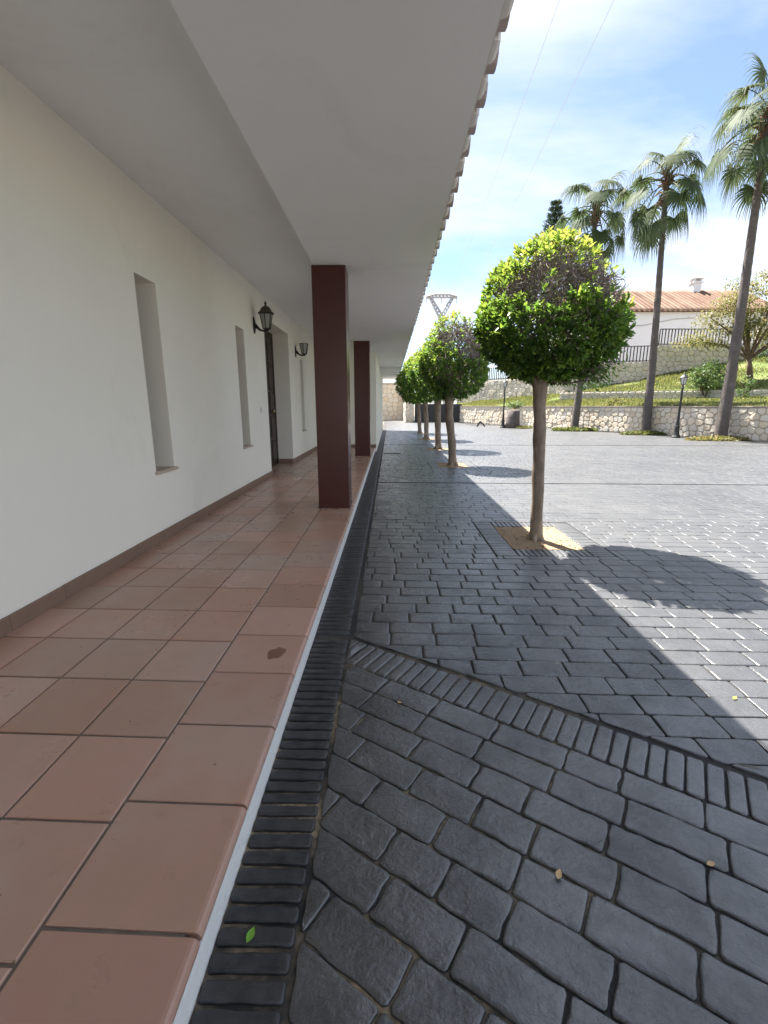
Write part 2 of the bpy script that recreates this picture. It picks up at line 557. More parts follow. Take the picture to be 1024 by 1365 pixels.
def border_mat():
    m, nt, b = new_mat('border_brick')
    r = obj_rand(nt); ri = island_rand(nt)
    med = noise_fac(nt, 24, 6, 0.62)
    c = mixc(nt, ramp(nt, med, [(0.35, 0.0), (0.72, 1.0)]), (0.014, 0.015, 0.017), (0.050, 0.051, 0.054))
    c = mixc(nt, ramp(nt, r, [(0, 0.0), (1, 0.35)]), c, (0.05, 0.05, 0.055))
    sand = ramp(nt, noise_fac(nt, 60, 4, 0.7), [(0.63, 0.0), (0.76, 0.55)])
    c = mixc(nt, sand, c, (0.17, 0.145, 0.105))
    nt.links.new(c, b.inputs['Base Color'])
    nt.links.new(ramp(nt, noise_fac(nt, 18, 5), [(0.3, 0.30), (0.7, 0.55)]), b.inputs['Roughness'])
    n = bump(nt, b, noise_fac(nt, 30, 5, 0.6, stretch=(0.6, 2, 1)), 0.45, 0.008)
    bump(nt, b, noise_fac(nt, 160, 3), 0.3, 0.002, n)
    return m
M['border'] = border_mat()
def border_sun_mat():
    m, nt, b = new_mat('court_border_brick')
    med = noise_fac(nt, 14, 6, 0.62)
    c = mixc(nt, med, (0.055, 0.057, 0.063), (0.12, 0.122, 0.13))
    nt.links.new(c, b.inputs['Base Color'])
    b.inputs['Roughness'].default_value = 0.42
    n = bump(nt, b, noise_fac(nt, 30, 5, 0.6), 0.4, 0.007)
    return m
M['border_sun'] = border_sun_mat()

def soil_mat():
    m, nt, b = new_mat('sandy_soil')
    f = noise_fac(nt, 16, 7, 0.7)
    c = mixc(nt, f, (0.20, 0.135, 0.08), (0.43, 0.32, 0.205))
    c = mixc(nt, ramp(nt, noise_fac(nt, 55, 3), [(0.6, 0), (0.7, 0.8)]), c, (0.12, 0.075, 0.04))
    nt.links.new(c, b.inputs['Base Color'])
    b.inputs['Roughness'].default_value = 0.95
    b.inputs['Specular IOR Level'].default_value = 0.15
    bump(nt, b, noise_fac(nt, 60, 5), 0.8, 0.02)
    return m
M['soil'] = soil_mat()

def stone_mat(name, stops, wear):
    m, nt, b = new_mat(name)
    r = obj_rand(nt); ri = island_rand(nt)
    c = ramp(nt, r, stops)
    f = noise_fac(nt, 7, 6, 0.65)
    c = mixc(nt, ramp(nt, f, [(0.35, 0.0), (0.7, 0.6)]), c, wear)
    c = mixc(nt, ramp(nt, noise_fac(nt, 22, 5, 0.7), [(0.62, 0.0), (0.75, 0.5)]), c, (0.19, 0.165, 0.13))
    nt.links.new(c, b.inputs['Base Color'])
    b.inputs['Roughness'].default_value = 0.9
    b.inputs['Specular IOR Level'].default_value = 0.2
    bump(nt, b, noise_fac(nt, 14, 6, 0.65), 0.7, 0.04)
    return m
M['stone'] = stone_mat('pale_limestone', [(0.0, (0.62, 0.50, 0.34)), (0.3, (0.68, 0.61, 0.50)), (0.6, (0.60, 0.55, 0.47)), (0.85, (0.72, 0.60, 0.45)), (1.0, (0.52, 0.41, 0.31))], (0.68, 0.63, 0.54))
M['stone_grey'] = stone_mat('grey_limestone', [(0.0, (0.54, 0.48, 0.37)), (0.4, (0.60, 0.55, 0.47)), (0.8, (0.47, 0.44, 0.38)), (1.0, (0.60, 0.51, 0.39))], (0.57, 0.53, 0.47))
M['wall_mortar'] = plain('wall_mortar', (0.46, 0.41, 0.34), 0.95, 0.15, var=0.25, scale=8, bmp=0.6)

# bark, leaves
def bark_mat(name, a, bb, scale=8, stretch=(3, 3, 0.7), st=0.6):
    m, nt, b = new_mat(name)
    f = noise_fac(nt, scale, 7, 0.65, stretch=stretch)
    c = mixc(nt, ramp(nt, f, [(0.3, 0.0), (0.72, 1.0)]), a, bb)
    c = mixc(nt, ramp(nt, noise_fac(nt, 3.5, 5, 0.6), [(0.5, 0.0), (0.68, 0.55)]), c, tuple(x*1.3 for x in bb))
    nt.links.new(c, b.inputs['Base Color'])
    b.inputs['Roughness'].default_value = 0.85
    b.inputs['Specular IOR Level'].default_value = 0.25
    bump(nt, b, f, st, 0.02)
    return m
M['bark'] = bark_mat('tan_bark', (0.155, 0.115, 0.083), (0.33, 0.265, 0.205))
M['twig'] = plain('dry_twig', (0.21, 0.172, 0.155), 0.85, 0.2, var=0.45, scale=9, bmp=0)
M['palm_bark'] = bark_mat('palm_bark', (0.065, 0.055, 0.050), (0.155, 0.135, 0.122), 9, (1, 1, 7), 1.0)
M['tree_bark'] = bark_mat('brown_bark', (0.075, 0.05, 0.034), (0.17, 0.12, 0.085))

def leaf_mat(name, stops, trans=0.35, rough=0.38, spec=0.5):
    m, nt, b = new_mat(name)
    a = N(nt, 'ShaderNodeAttribute'); a.attribute_name = 'tone'
    c = ramp(nt, a.outputs['Fac'], stops)
    nt.links.new(c, b.inputs['Base Color'])
    b.inputs['Roughness'].default_value = rough
    b.inputs['Specular IOR Level'].default_value = spec
    t = N(nt, 'ShaderNodeBsdfTranslucent')
    hs = N(nt, 'ShaderNodeHueSaturation'); hs.inputs['Value'].default_value = 1.9; hs.inputs['Saturation'].default_value = 1.08; hs.inputs['Hue'].default_value = 0.488
    nt.links.new(c, hs.inputs['Color'])
    nt.links.new(hs.outputs[0], t.inputs['Color'])
    mx = N(nt, 'ShaderNodeMixShader'); mx.inputs[0].default_value = trans
    nt.links.new(b.outputs[0], mx.inputs[1]); nt.links.new(t.outputs[0], mx.inputs[2])
    nt.links.new(mx.outputs[0], nt.nodes['Material Output'].inputs[0])
    return m
M['leaf'] = leaf_mat('glossy_leaf', [(0.0, (0.040, 0.085, 0.020)), (0.3, (0.085, 0.165, 0.033)), (0.58, (0.145, 0.225, 0.045)), (0.85, (0.21, 0.265, 0.055)), (1.0, (0.27, 0.28, 0.075))], 0.45)
M['frond'] = leaf_mat('palm_frond', [(0.0, (0.040, 0.064, 0.028)), (0.5, (0.068, 0.098, 0.045)), (0.8, (0.11, 0.12, 0.068)), (1.0, (0.21, 0.165, 0.10))], 0.25, 0.65, 0.2)
M['dry_frond'] = plain('dry_frond', (0.16, 0.10, 0.065), 0.85, 0.2, var=0.5, scale=9, bmp=0)
M['sparse_leaf'] = leaf_mat('yellowing_leaf', [(0.0, (0.085, 0.105, 0.035)), (0.5, (0.15, 0.155, 0.055)), (1.0, (0.25, 0.205, 0.09))], 0.35, 0.5)
M['shrub_leaf'] = leaf_mat('shrub_leaf', [(0.0, (0.035, 0.075, 0.022)), (0.5, (0.07, 0.125, 0.035)), (1.0, (0.16, 0.20, 0.06))], 0.3, 0.5)
M['pine_leaf'] = leaf_mat('conifer_needle', [(0.0, (0.025, 0.05, 0.03)), (1.0, (0.06, 0.10, 0.055))], 0.15, 0.5)
M['grass'] = leaf_mat('grass_blade', [(0.0, (0.075, 0.10, 0.032)), (0.6, (0.145, 0.16, 0.052)), (1.0, (0.29, 0.25, 0.10))], 0.4, 0.5)
M['weed'] = leaf_mat('weed_leaf', [(0.0, (0.06, 0.095, 0.025)), (0.6, (0.14, 0.15, 0.045)), (1.0, (0.25, 0.20, 0.085))], 0.35, 0.5)
def grass_ground():
    m, nt, b = new_mat('grassy_earth')
    f = noise_fac(nt, 1.2, 6, 0.65)
    c = ramp(nt, f, [(0.3, (0.085, 0.12, 0.026)), (0.5, (0.12, 0.16, 0.034)), (0.66, (0.19, 0.17, 0.07)), (0.8, (0.24, 0.18, 0.10))])
    nt.links.new(c, b.inputs['Base Color'])
    b.inputs['Roughness'].default_value = 0.95
    bump(nt, b, noise_fac(nt, 12, 5), 0.8, 0.08)
    return m
M['grass_ground'] = grass_ground()
M['earth'] = plain('dry_earth', (0.20, 0.17, 0.13), 0.95, 0.2, var=0.3, scale=0.5)
M['roof_tile'] = None
def roof_mat():
    m, nt, b = new_mat('roof_terracotta')
    r = obj_rand(nt)
    c = ramp(nt, r, [(0.0, (0.16, 0.085, 0.055)), (0.4, (0.20, 0.112, 0.073)), (0.75, (0.27, 0.18, 0.125)), (1.0, (0.17, 0.085, 0.055))])
    c = mixc(nt, ramp(nt, noise_fac(nt, 1.1, 6, 0.65), [(0.4, 0.0), (0.7, 0.6)]), c, (0.29, 0.21, 0.15))
    nt.links.new(c, b.inputs['Base Color'])
    b.inputs['Roughness'].default_value = 0.85
    bump(nt, b, noise_fac(nt, 40, 4), 0.4, 0.006)
    return m
M['roof_tile'] = roof_mat()
M['eave_tile'] = plain('eave_tile', (0.48, 0.40, 0.38), 0.85, 0.2, var=0.3, scale=9, bmp=0.4)
M['gate'] = plain('black_gate_paint', (0.012, 0.013, 0.015), 0.45, var=0.3, scale=3, bmp=0.1)
M['steel'] = plain('galvanised_steel', (0.36, 0.36, 0.38), 0.6, metal=0.0, var=0.1, bmp=0)
M['cable'] = plain('cable_sheath', (0.45, 0.45, 0.46), 0.6, bmp=0)
M['leaf_yellow'] = plain('yellow_fallen_leaf', (0.50, 0.42, 0.05), 0.5, bmp=0)
M['leaf_tan'] = plain('tan_fallen_leaf', (0.50, 0.34, 0.16), 0.6, bmp=0)
M['leaf_green'] = plain('green_fallen_leaf', (0.14, 0.33, 0.03), 0.45, bmp=0)

# ------------------------------------------------------------------ ground
g = MB().add([(-400,-300,-0.06),(500,-300,-0.06),(500,800,-0.06),(-400,800,-0.06)], [(0,1,2,3)]).build('ground', M['earth'])
g['kind'] = 'structure'

# ------------------------------------------------------------------ wall lines of the far side
LOWER = [(5.35, 36.0), (9.6, 26.0), (12.0, 21.0), (13.35, 16.9), (15.8, 8.0), (18.0, -2.0)]
UPPER = [(5.7, 40.2), (11.5, 31.2), (16.7, 30.0), (23.4, 30.0), (34.0, 29.0), (44.0, 26.0)]
UZ = [1.45, 2.0, 3.05, 4.35, 5.3, 5.6]

def right_of_lower(x, y, off):
    """True if a point lies on the court side of the retaining wall by at least off"""
    for (x0, y0), (x1, y1) in zip(LOWER, LOWER[1:]):
        if min(y0, y1) <= y <= max(y0, y1):
            t = (y - y0) / (y1 - y0)
            return x < x0 + (x1 - x0) * t - off
    return y > 33

# ------------------------------------------------------------------ pavement
PITS = [(1.12, 1.76, 3.95, 4.74), (1.06, 1.66, 9.55, 10.35), (1.13, 1.77, 13.40, 14.15), (1.10, 1.74, 17.5, 18.3), (1.10, 1.74, 21.5, 22.3)]
BW = 0.19            # width of the brick borders
KX0, KX1 = -0.416, -0.222
DA = (-0.2245, 2.335); DS = -0.648           # the diagonal joint across the paving
DN = Vector((-DS, 1.0)).normalized()         # its normal, pointing up the court
DC = DN.x * DA[0] + DN.y * DA[1]
EDGE_X = -0.2

court = MB().add([(-0.46,-8,-0.009),(22,-8,-0.009),(22,60,-0.009),(-0.46,60,-0.009)], [(0,1,2,3)])
court = court.build('pavement', M['joint'])
tag(court, kind='structure')
lower = empty('pavement'); tag(lower, kind='structure')

def split_pits(poly):
    """what is left of a convex piece once the tree pits with their brick borders are cut out"""
    out = [poly]
    for x0, x1, y0, y1 in PITS:
        x0, x1, y0, y1 = x0-BW-.01, x1+BW+.01, y0-BW-.01, y1+BW+.01
        nxt = []
        for p in out:
            if max(q[0] for q in p) <= x0 or min(q[0] for q in p) >= x1 or max(q[1] for q in p) <= y0 or min(q[1] for q in p) >= y1:
                nxt.append(p); continue
            nxt.append(clip(p, 1, 0, x0)); nxt.append(clip(p, -1, 0, -x1))
            m = clip(clip(p, -1, 0, -x0), 1, 0, x1)
            nxt.append(clip(m, 0, 1, y0)); nxt.append(clip(m, 0, -1, -y1))
        out = [q for q in nxt if len(q) >= 3]
    return out

rp = random.Random(11)
upper_pieces = []
ROT = R(-1.6)
cr, sr = math.cos(ROT), math.sin(ROT)
yy = -6.0
row = 0
while yy < 41.9:
    h = 0.133 if yy < 7.55 else 0.126
    if 7.50 < yy < 7.64 or 15.2 < yy < 15.34:
        yy += 0.015 if yy < 10 else 0.05           # the expansion joints that cross the court
        if yy < 10: yy = max(yy, 7.65)
        else: yy = max(yy, 15.35)
        continue
    xx = -1.2 - rp.random()*0.25
    thin = h < 0.06
    while xx < 18.5:
        w = rp.choice((0.17, 0.22, 0.235, 0.25, 0.27)) if not thin else 0.12
        poly = [(xx, yy), (xx+w, yy), (xx+w, yy+h), (xx, yy+h)]
        poly = [(x*cr - y*sr, x*sr + y*cr) for x, y in poly]
        xx += w
        cx, cy = cen(poly)
        if cx < -0.5 or not right_of_lower(cx, cy, 0.12): continue
        if cy > 35.8 and cx > 1.2: continue
        if cy > 30 and cx > 5.3: continue
        if DN.x*cx + DN.y*cy < DC - 0.3: continue
        if cy < -2.5 or (proj(cx, cy, 0) is not None and not in_frame(cx, cy, 0, 1500)): continue
        poly = clip(poly, -1, 0, -EDGE_X)
        if len(poly) >= 3: poly = clip(poly, -DN.x, -DN.y, -(DC + 0.012))
        if len(poly) < 3: continue
        for p in split_pits(poly):
            g = 0.0028 if cy < 8 else 0.006
            q = shrink(p, g)
            if len(q) >= 3 and area(q) > 0.0012: upper_pieces.append(q)
    yy += h
    row += 1

lower_pieces = []
a = Vector((1, DS)).normalized()             # along the rows of the near panel
bdir = Vector((-DN.x, -DN.y))                # down the rows
BANDW = 0.215
v0 = BANDW + 0.006
row = 0
while v0 < 4.4:
    h = 0.128
    uu = -2.4 - rp.random()*0.3
    while uu < 6.5:
        w = rp.choice((0.18, 0.225, 0.24, 0.25, 0.27))
        P = []
        for du, dv in ((uu, v0+h), (uu+w, v0+h), (uu+w, v0), (uu, v0)):
            P.append((DA[0] + a.x*du + bdir.x*dv, DA[1] + a.y*du + bdir.y*dv))
        uu += w
        cx, cy = cen(P)
        if cx < -0.4 or cx > 4.4 or cy < -1.6: continue
        P = clip(P, -1, 0, -(KX1 + 0.006))
        if len(P) < 3: continue
        q = shrink(P, 0.0030)
        if len(q) >= 3 and area(q) > 0.0013: lower_pieces.append(q)
    v0 += h
    row += 1

def rank(polys):
    def key(p):
        c = cen(p)
        if not in_frame(c[0], c[1], 0): return -1.0
        d = proj(c[0], c[1], 0)[2]
        return area(p) * F * F * CAMZ / d**3
    return sorted(polys, key=key, reverse=True)

def pave(polys, parent, name, mat, cap, cut, sub, wob, ch, un, dome, ridged=False, zt=0.0):
    polys = rank(polys)
    rest = MB()
    for i, p in enumerate(polys):
        c = cen(p)
        loc = [(q[0]-c[0], q[1]-c[1]) for q in p]
        if i < cap:
            pr = proj(c[0], c[1], 0)
            near = pr is not None and pr[2] < 2.2
            q = rough(loc, cut, sub if near else sub*1.7, wob, rp)
            z = zt + rp.uniform(-0.0015, 0.0015)
            v, f = slab(q, -0.02, z, ch, rp, un, dome, near)
            link(name, mesh(name, v, f, True), mat, parent, (c[0], c[1], 0))
        else:
            v, f = slab(p, -0.016, zt + rp.uniform(-0.0012, 0.0012), ch*0.5, rp)
            rest.add(v, f[:])
    if rest.v:
        rest.build(name, mat, parent, False, 'stuff')

pave(upper_pieces, court, 'paver', M['paver'], 298, 0.0085, 0.07, 0.0030, 0.0038, 0.0011, 0.0012)
pave(lower_pieces, lower, 'paver', M['paver'], 298, 0.0075, 0.045, 0.0042, 0.0052, 0.0024, 0.0016)

# soldier-course brick borders
def bricks_along(y0, y1, pitch):
    out = []
    y = y0
    while y < y1:
        w = pitch * rp.uniform(0.9, 1.1)
        g = 0.0058
        out.append([(KX0, y+g), (KX1-0.006, y+g+rp.uniform(-.002, .002)), (KX1-0.006, y+w-g), (KX0, y+w-g)])
        y += w
    return out
kerb_border = empty('pavement_border'); tag(kerb_border, kind='structure')
near_b = bricks_along(-0.4, 2.30, 0.050)
pave(near_b, kerb_border, 'brick', M['border'], 290, 0.006, 0.06, 0.0022, 0.0055, 0.0016, 0.001, zt=0.002)
kerb_border2 = empty('pavement_border'); tag(kerb_border2, kind='structure')
far_b = [clip(p, -DN.x, -DN.y, -(DC - 0.09)) for p in bricks_along(2.36, 24.5, 0.0505)]
pave([p for p in far_b if len(p) >= 3], kerb_border2, 'brick', M['border'], 290, 0.006, 0.09, 0.002, 0.005, 0.0014, 0.001, zt=0.001)

diag = empty('pavement_border'); tag(diag, kind='structure')
dp = []
uu = 0.02
while uu < 5.4:
    w = 0.0605 * rp.uniform(0.92, 1.08)
    g = 0.0032
    P = []
    for du, dv in ((uu+g, BANDW), (uu+w-g, BANDW), (uu+w-g, 0.016), (uu+g, 0.016)):
        P.append((DA[0] + a.x*du + bdir.x*dv, DA[1] + a.y*du + bdir.y*dv))
    uu += w
    P = clip(P, -1, 0, -(KX1+0.004))
    if len(P) >= 3: dp.append(P)
pave(dp, diag, 'brick', M['paver'], 290, 0.007, 0.07, 0.002, 0.0055, 0.0014, 0.001)

for i, (x0, x1, y0, y1) in enumerate(PITS):
    pb = empty('pavement_border'); tag(pb, kind='structure')
    P = []
    def strip(ax, lo, hi, f0, f1):
        t = lo
        n = max(1, round((hi-lo)/0.05)); w = (hi-lo)/n
        for k in range(n):
            s0, s1 = lo+k*w+0.004, lo+(k+1)*w-0.004
            if ax == 'y': P.append([(f0, s0), (f1, s0), (f1, s1), (f0, s1)])
            else: P.append([(s0, f0), (s1, f0), (s1, f1), (s0, f1)])
    strip('y', y0-BW, y1+BW, x0-BW, x0-0.006)
    strip('y', y0-BW, y1+BW, x1+0.006, x1+BW)
    strip('x', x0+.002, x1-.002, y0-BW, y0-0.006)
    strip('x', x0+.002, x1-.002, y1+0.006, y1+BW)
    pave(P, pb, 'brick', M['paver'], 290 if i == 0 else 0, 0.005, 0.09, 0.0012, 0.0035, 0.001, 0.001)
    # earth in the pit
    n = 14
    v = []; f = []
    for iy in range(n+1):
        for ix in range(n+1):
            X, Y = x0+(x1-x0)*ix/n, y0+(y1-y0)*iy/n
            e = min(ix, n-ix, iy, n-iy)/n
            zz = -0.003 + 0.010*min(1, e*5) * (0.55+noise.noise(Vector((X*7, Y*7, i)))) + 0.007*noise.noise(Vector((X*22, Y*22, 3)))
            v.append((X, Y, zz))
    for iy in range(n):
        for ix in range(n):
            k = iy*(n+1)+ix
            f.append((k, k+1, k+n+2, k+n+1))
    s = link('tree_pit_soil', mesh('tree_pit_soil', v, f, True), M['soil'])
    s['kind'] = 'structure'
    # pebbles and crumbs of earth
    peb = MB(); rr = random.Random(40+i)
    for k in range(90 if i == 0 else 25):
        X, Y = rr.uniform(x0+.03, x1-.03), rr.uniform(y0+.03, y1-.03)
        r = rr.uniform(0.004, 0.012)
        zb = 0.004
        peb.add([(X-r, Y, zb), (X, Y-r*.8, zb), (X+r, Y, zb), (X, Y+r*.9, zb), (X+.2*r, Y, zb+r*.9), (X, Y, zb-r)],
                [(0,1,4),(1,2,4),(2,3,4),(3,0,4),(1,0,5),(2,1,5),(3,2,5),(0,3,5)])
    peb.build('gravel', M['soil'], None, False, 'stuff')

# ------------------------------------------------------------------ porch floor
ST = 0.12
floor = MB().box(-2.3, -0.452, -8, 12.9, -0.05, ST-0.006).build('porch_floor', M['grout'])
tag(floor, kind='structure')
MB().box(-0.450, -0.4205, -8, 12.9, -0.04, ST-0.0365).build('riser', M['white_paint'], floor)
SH = -0.030                     # the cross joints run slightly askew to the kerb
TY = 0.337
def tile_poly(x0, x1, y0, y1):
    return [(x0, y0+SH*(x0+.78)), (x1, y0+SH*(x1+.78)), (x1, y1+SH*(x1+.78)), (x0, y1+SH*(x0+.78))]
tiles = []
for ci, (x0, x1) in enumerate(((-1.097, -0.785), (-1.412, -1.105), (-1.728, -1.420), (-1.965, -1.736))):
    k = -7
    while True:
        y0 = 0.705 + TY*k + (0.0 if ci < 3 else 0.0)
        if y0 > 12.6: break
        tiles.append(tile_poly(x0, x1, y0+0.0045, y0+TY-0.0045)); k += 1
for y0 in (7.66, 8.0, 8.337, 8.674, 9.01):       # in the door recess
    tiles.append([(-2.262, y0), (-1.975, y0), (-1.975, min(y0+.33, 9.29)), (-2.262, min(y0+.33, 9.29))])
COLS = [(-0.81, -0.46, 5.09, 5.43), (-0.81, -0.46, 10.68, 11.02)]
for p in tiles:
    c = cen(p)
    v, f = slab([(q[0]-c[0], q[1]-c[1]) for q in p], -0.01, ST + rp.uniform(-0.0008, 0.0008) - 0.0, 0.0025, rp)
    link('tile', mesh('tile', v, f), M['tile'], floor, (c[0], c[1], 0))
# kerb tiles with a rounded nose
prof = [(-0.777, 0.06), (-0.40, 0.06)]
prof = [(-0.385+0.0, ST-0.034)] + [(-0.418 + 0.018*math.sin(t) + 0.014, ST-0.018+0.018*math.cos(t)) for t in [R(170), R(135), R(100), R(70), R(45), R(20), R(0)]][::1]
prof = [(-0.777, ST-0.036), (-0.432, ST-0.036)] + [(-0.434+0.018*math.cos(t), ST-0.018+0.018*math.sin(t)) for t in (R(-60), R(-25), R(10), R(40), R(65), R(90))] + [(-0.774, ST), (-0.777, ST-0.003)]
kerb_tiles = []
k = -7
while True:
    y0 = 0.777 + TY*k
    if y0 > 12.7: break
    L0, L1 = 0.0045, TY-0.0045
    v = []; f = []
    n = len(prof)
    for yl, sc in ((L0, 0.994), (L0+0.003, 1.0), (L1-0.003, 1.0), (L1, 0.994)):
        for x, z in prof:
            xx = -0.6 + (x+0.6)*sc; zz = ST-0.018 + (z-ST+0.018)*(1 if sc == 1 else 0.86)
            v.append((xx, yl + SH*(xx+.78), zz))
    for r in range(3):
        for q in range(n):
            b0, b1 = r*n+q, r*n+(q+1) % n
            f.append((b1, b0, b0+n, b1+n))
    f.append(tuple(range(n))); f.append(tuple(reversed(range(3*n, 4*n))))
    o = link('kerb_tile', mesh('kerb_tile', v, f), M['tile'], floor, (0, y0, rp.uniform(-.0008, .0008)))
    if abs(y0 - 1.79) < 0.05: kerb_tiles.append(o)
    k += 1
# the damp rusty stain on one kerb tile
v = [(0, 0, 0.0012)]; f = []
for k in range(28):
    t = 2*math.pi*k/28
    r = 0.036*(1+0.22*math.sin(2*t+1.0)+0.12*math.sin(5*t))
    v.append((r*math.cos(t)*0.95, r*math.sin(t)*1.6, 0.0003))
for k in range(28): f.append((0, 1+k, 1+(k+1) % 28))
if kerb_tiles:
    kt = kerb_tiles[0]
    link('water_stain', mesh('water_stain', v, f), M['stain'], kt, (-0.535, 1.945-kt.location.y, ST+0.0012))
# small drip spots
# ------------------------------------------------------------------ the house
house = empty('white_house', (-1.97, 5.0, 0))
tag(house, 'long white house with tiled porch, dark red pillars and deep overhanging eaves', 'house')
WX = -1.97; WT = 0.36
CZ, SZ = 2.94, 2.66
H0, H1 = -8.0, 25.0
wins = [(3.80, 4.13), (6.15, 6.49), (10.42, 10.76)]
WZ0, WZ1 = ST+0.575, 1.26+1.0
DY0, DY1, DZ = 7.55, 9.30, 1.26+1.345
w = MB()
ops = sorted([(y0, y1, WZ0, WZ1) for y0, y1 in wins] + [(DY0, DY1, ST-0.05, DZ)])
yp = H0
for y0, y1, z0, z1 in ops:
    w.box(WX-WT, WX, yp, y0, 0, 3.2)
    if z0 > 0.2: w.box(WX-WT, WX, y0, y1, 0, z0)
    w.box(WX-WT, WX, y0, y1, z1, 3.2)
    yp = y1
w.box(WX-WT, WX, yp, 12.9, 0, 3.2)
w.box(-8.0, WX-WT, H0, H0+0.3, 0, 3.2)
w.box(-8.3, -8.0, H0, H1, 0, 3.2)
w.box(WX-WT, -0.38, 12.9, 13.2, 0, 3.0)           # the part that comes forward to the kerb
w.box(-0.68, -0.38, 13.2, H1, 0, 3.0)
w.box(-8.0, -0.68, H1-0.3, H1, 0, 3.0)
w.box(-8.0, WX-WT-0.05, H0+0.3, H1-0.4, 3.0, 3.1)
w.build('wall', M['plaster'], house)
MB().box(WX+0.002, -0.79, H0, 12.895, CZ, CZ+0.1).build('ceiling', M['soffit'], house)
sf = MB().box(-0.785, 0.40, H0, H1+0.35, SZ, SZ+0.30)
sf.build('soffit', M['soffit'], house)
for y0, y1, dz in ((20.3, 20.6, .07), (16.6, 16.8, .05)):
    MB().box(-0.37, 0.39, y0, y1, SZ-dz, SZ-0.002).build('cross_beam', M['soffit'], house)
# columns
for x0, x1, y0, y1 in COLS:
    c = MB().bevbox(x0, x1, y0, y1, ST+0.0, SZ+0.004, 0.006).build('pillar', M['column'], house)
    MB().box(x0-.006, x1+.006, y0-.006, y0-.0005, ST, ST+0.018).box(x1+.0005, x1+.006, y0-.006, y1+.006, ST, ST+0.018).build('base_trim', M['column'], c)
# skirting tiles
y = H0
def sk(x0, x1, y0, y1):
    MB().bevbox(x0, x1, y0, y1, ST-0.002, ST+0.088+rp.uniform(-.001, .001), 0.003).build('skirting_tile', M['skirt'], house)
y = 0.52
while y < 12.88:
    y1 = min(y+0.405, 12.88)
    if y1 > DY0 and y < DY1:
        if y < DY0 - .03: sk(WX+.0, WX+.016, y, DY0)
        y = DY1
        continue
    sk(WX+0.0, WX+0.016, y+.001, y1-.001)
    y = y1
sk(WX-0.29, WX-0.002, DY1-0.016, DY1-.0005)
for x in (-1.95, -1.545, -1.14, -0.735):
    sk(x, min(x+0.403, -0.382), 12.884, 12.899)
# slit windows
for y0, y1 in wins:
    wp = MB().box(WX-0.27, WX-0.235, y0, y0+.035, WZ0+.03, WZ1).box(WX-0.27, WX-0.235, y1-.035, y1, WZ0+.03, WZ1).box(WX-0.27, WX-0.235, y0+.035, y1-.035, WZ1-.035, WZ1).box(WX-0.27, WX-0.235, y0+.035, y1-.035, WZ0+.03, WZ0+.065)
    wo = wp.build('window', M['door'], house)
    MB().box(WX-0.256, WX-0.25, y0+.036, y1-.036, WZ0+.066, WZ1-.036).build('pane', M['window_glass'], wo)
    MB().bevbox(WX-0.24, WX+0.028, y0-.02, y1+.03, WZ0+0.001, WZ0+0.026, 0.005).build('sill', plain('cream_sill', (0.50, 0.41, 0.33), 0.6), wo)
# door
dx = WX-0.30
do = MB().box(dx-.05, dx, DY0, DY0+.07, ST, DZ).box(dx-.05, dx, DY1-.07, DY1, ST, DZ).box(dx-.05, dx, DY0+.07, DY1-.07, DZ-.08, DZ).build('door', M['door'], house)
ym = 0.5*(DY0+DY1)
for y0, y1 in ((DY0+.073, ym-.002), (ym+.002, DY1-.073)):
    lf = MB().box(dx-.045, dx-.012, y0, y1, ST+.005, DZ-.083)
    lo = lf.build('door_leaf', M['door'], do)
    nz = 5
    hz = (DZ-.083-ST-.14)/nz
    pw = (y1-y0-.21)/2
    pn = MB()
    for i in range(nz):
        for j in range(2):
            pn.bevbox(dx-.0125, dx+.006, y0+.07+j*(pw+.07), y0+.07+j*(pw+.07)+pw, ST+.09+i*hz, ST+.09+i*hz+hz-.06, 0.014)
    pn.build('door_panel', M['door'], do)
MB().lathe((0, 0, 0), [(0.0, 0), (0.001, 0)], 6)
kn = MB().tube([(dx-.012, 8.92, 1.16), (dx+.03, 8.92, 1.16), (dx+.035, 8.92, 1.16), (dx+.06, 8.92, 1.16), (dx+.068, 8.92, 1.16)], [.012, .012, .03, .03, .012], 12).build('handle', M['brass'], do, True)
# roof
rf = MB().add([(0.41,H0,SZ+.305),(-4.0,H0,4.55),(-4.0,H1+.35,4.55),(0.41,H1+.35,SZ+.305),(-8.8,H0,SZ+.30),(-8.8,H1+.35,SZ+.30),
               (0.41,H0,SZ+.30),(0.41,H1+.35,SZ+.30)], [(0,3,2,1),(1,2,5,4),(6,4,5,7),(6,0,1,4),(3,7,5,2),(6,7,3,0)])
roof = rf.build('roof', M['roof_tile'], house)
# eave: mortar bed, channel tiles and cover tiles, one by one
TP = 0.2285
def half_tile(x0, x1, rad, up, thick, z0, seg=7, slope=0.30):
    v = []; f = []
    for r, xs in ((rad, (x0, x1)), (rad-thick, (x0, x1))):
        for x in xs:
            for k in range(seg):
                t = math.pi*k/(seg-1)
                zz = math.sin(t)*r*0.85
                v.append((x, math.cos(t)*r, z0 + (zz if up else -zz) - (x-x0)*slope*0))
    for k in range(seg-1):
        f.append((k, k+1, seg+k+1, seg+k))
        f.append((2*seg+k+1, 2*seg+k, 3*seg+k, 3*seg+k+1))
        f.append((seg+k, seg+k+1, 3*seg+k+1, 3*seg+k))
        f.append((k+1, k, 2*seg+k, 2*seg+k+1))
    for e in (0, seg-1):
        f.append((e, seg+e, 3*seg+e, 2*seg+e) if e == 0 else (seg+e, e, 2*seg+e, 3*seg+e))
    return mesh('roof_tile', v, f, False)
chan = half_tile(0.402, 0.447, 0.066, False, 0.013, SZ+0.064)
cover = half_tile(0.402, 0.452, 0.088, True, 0.014, SZ+0.075)
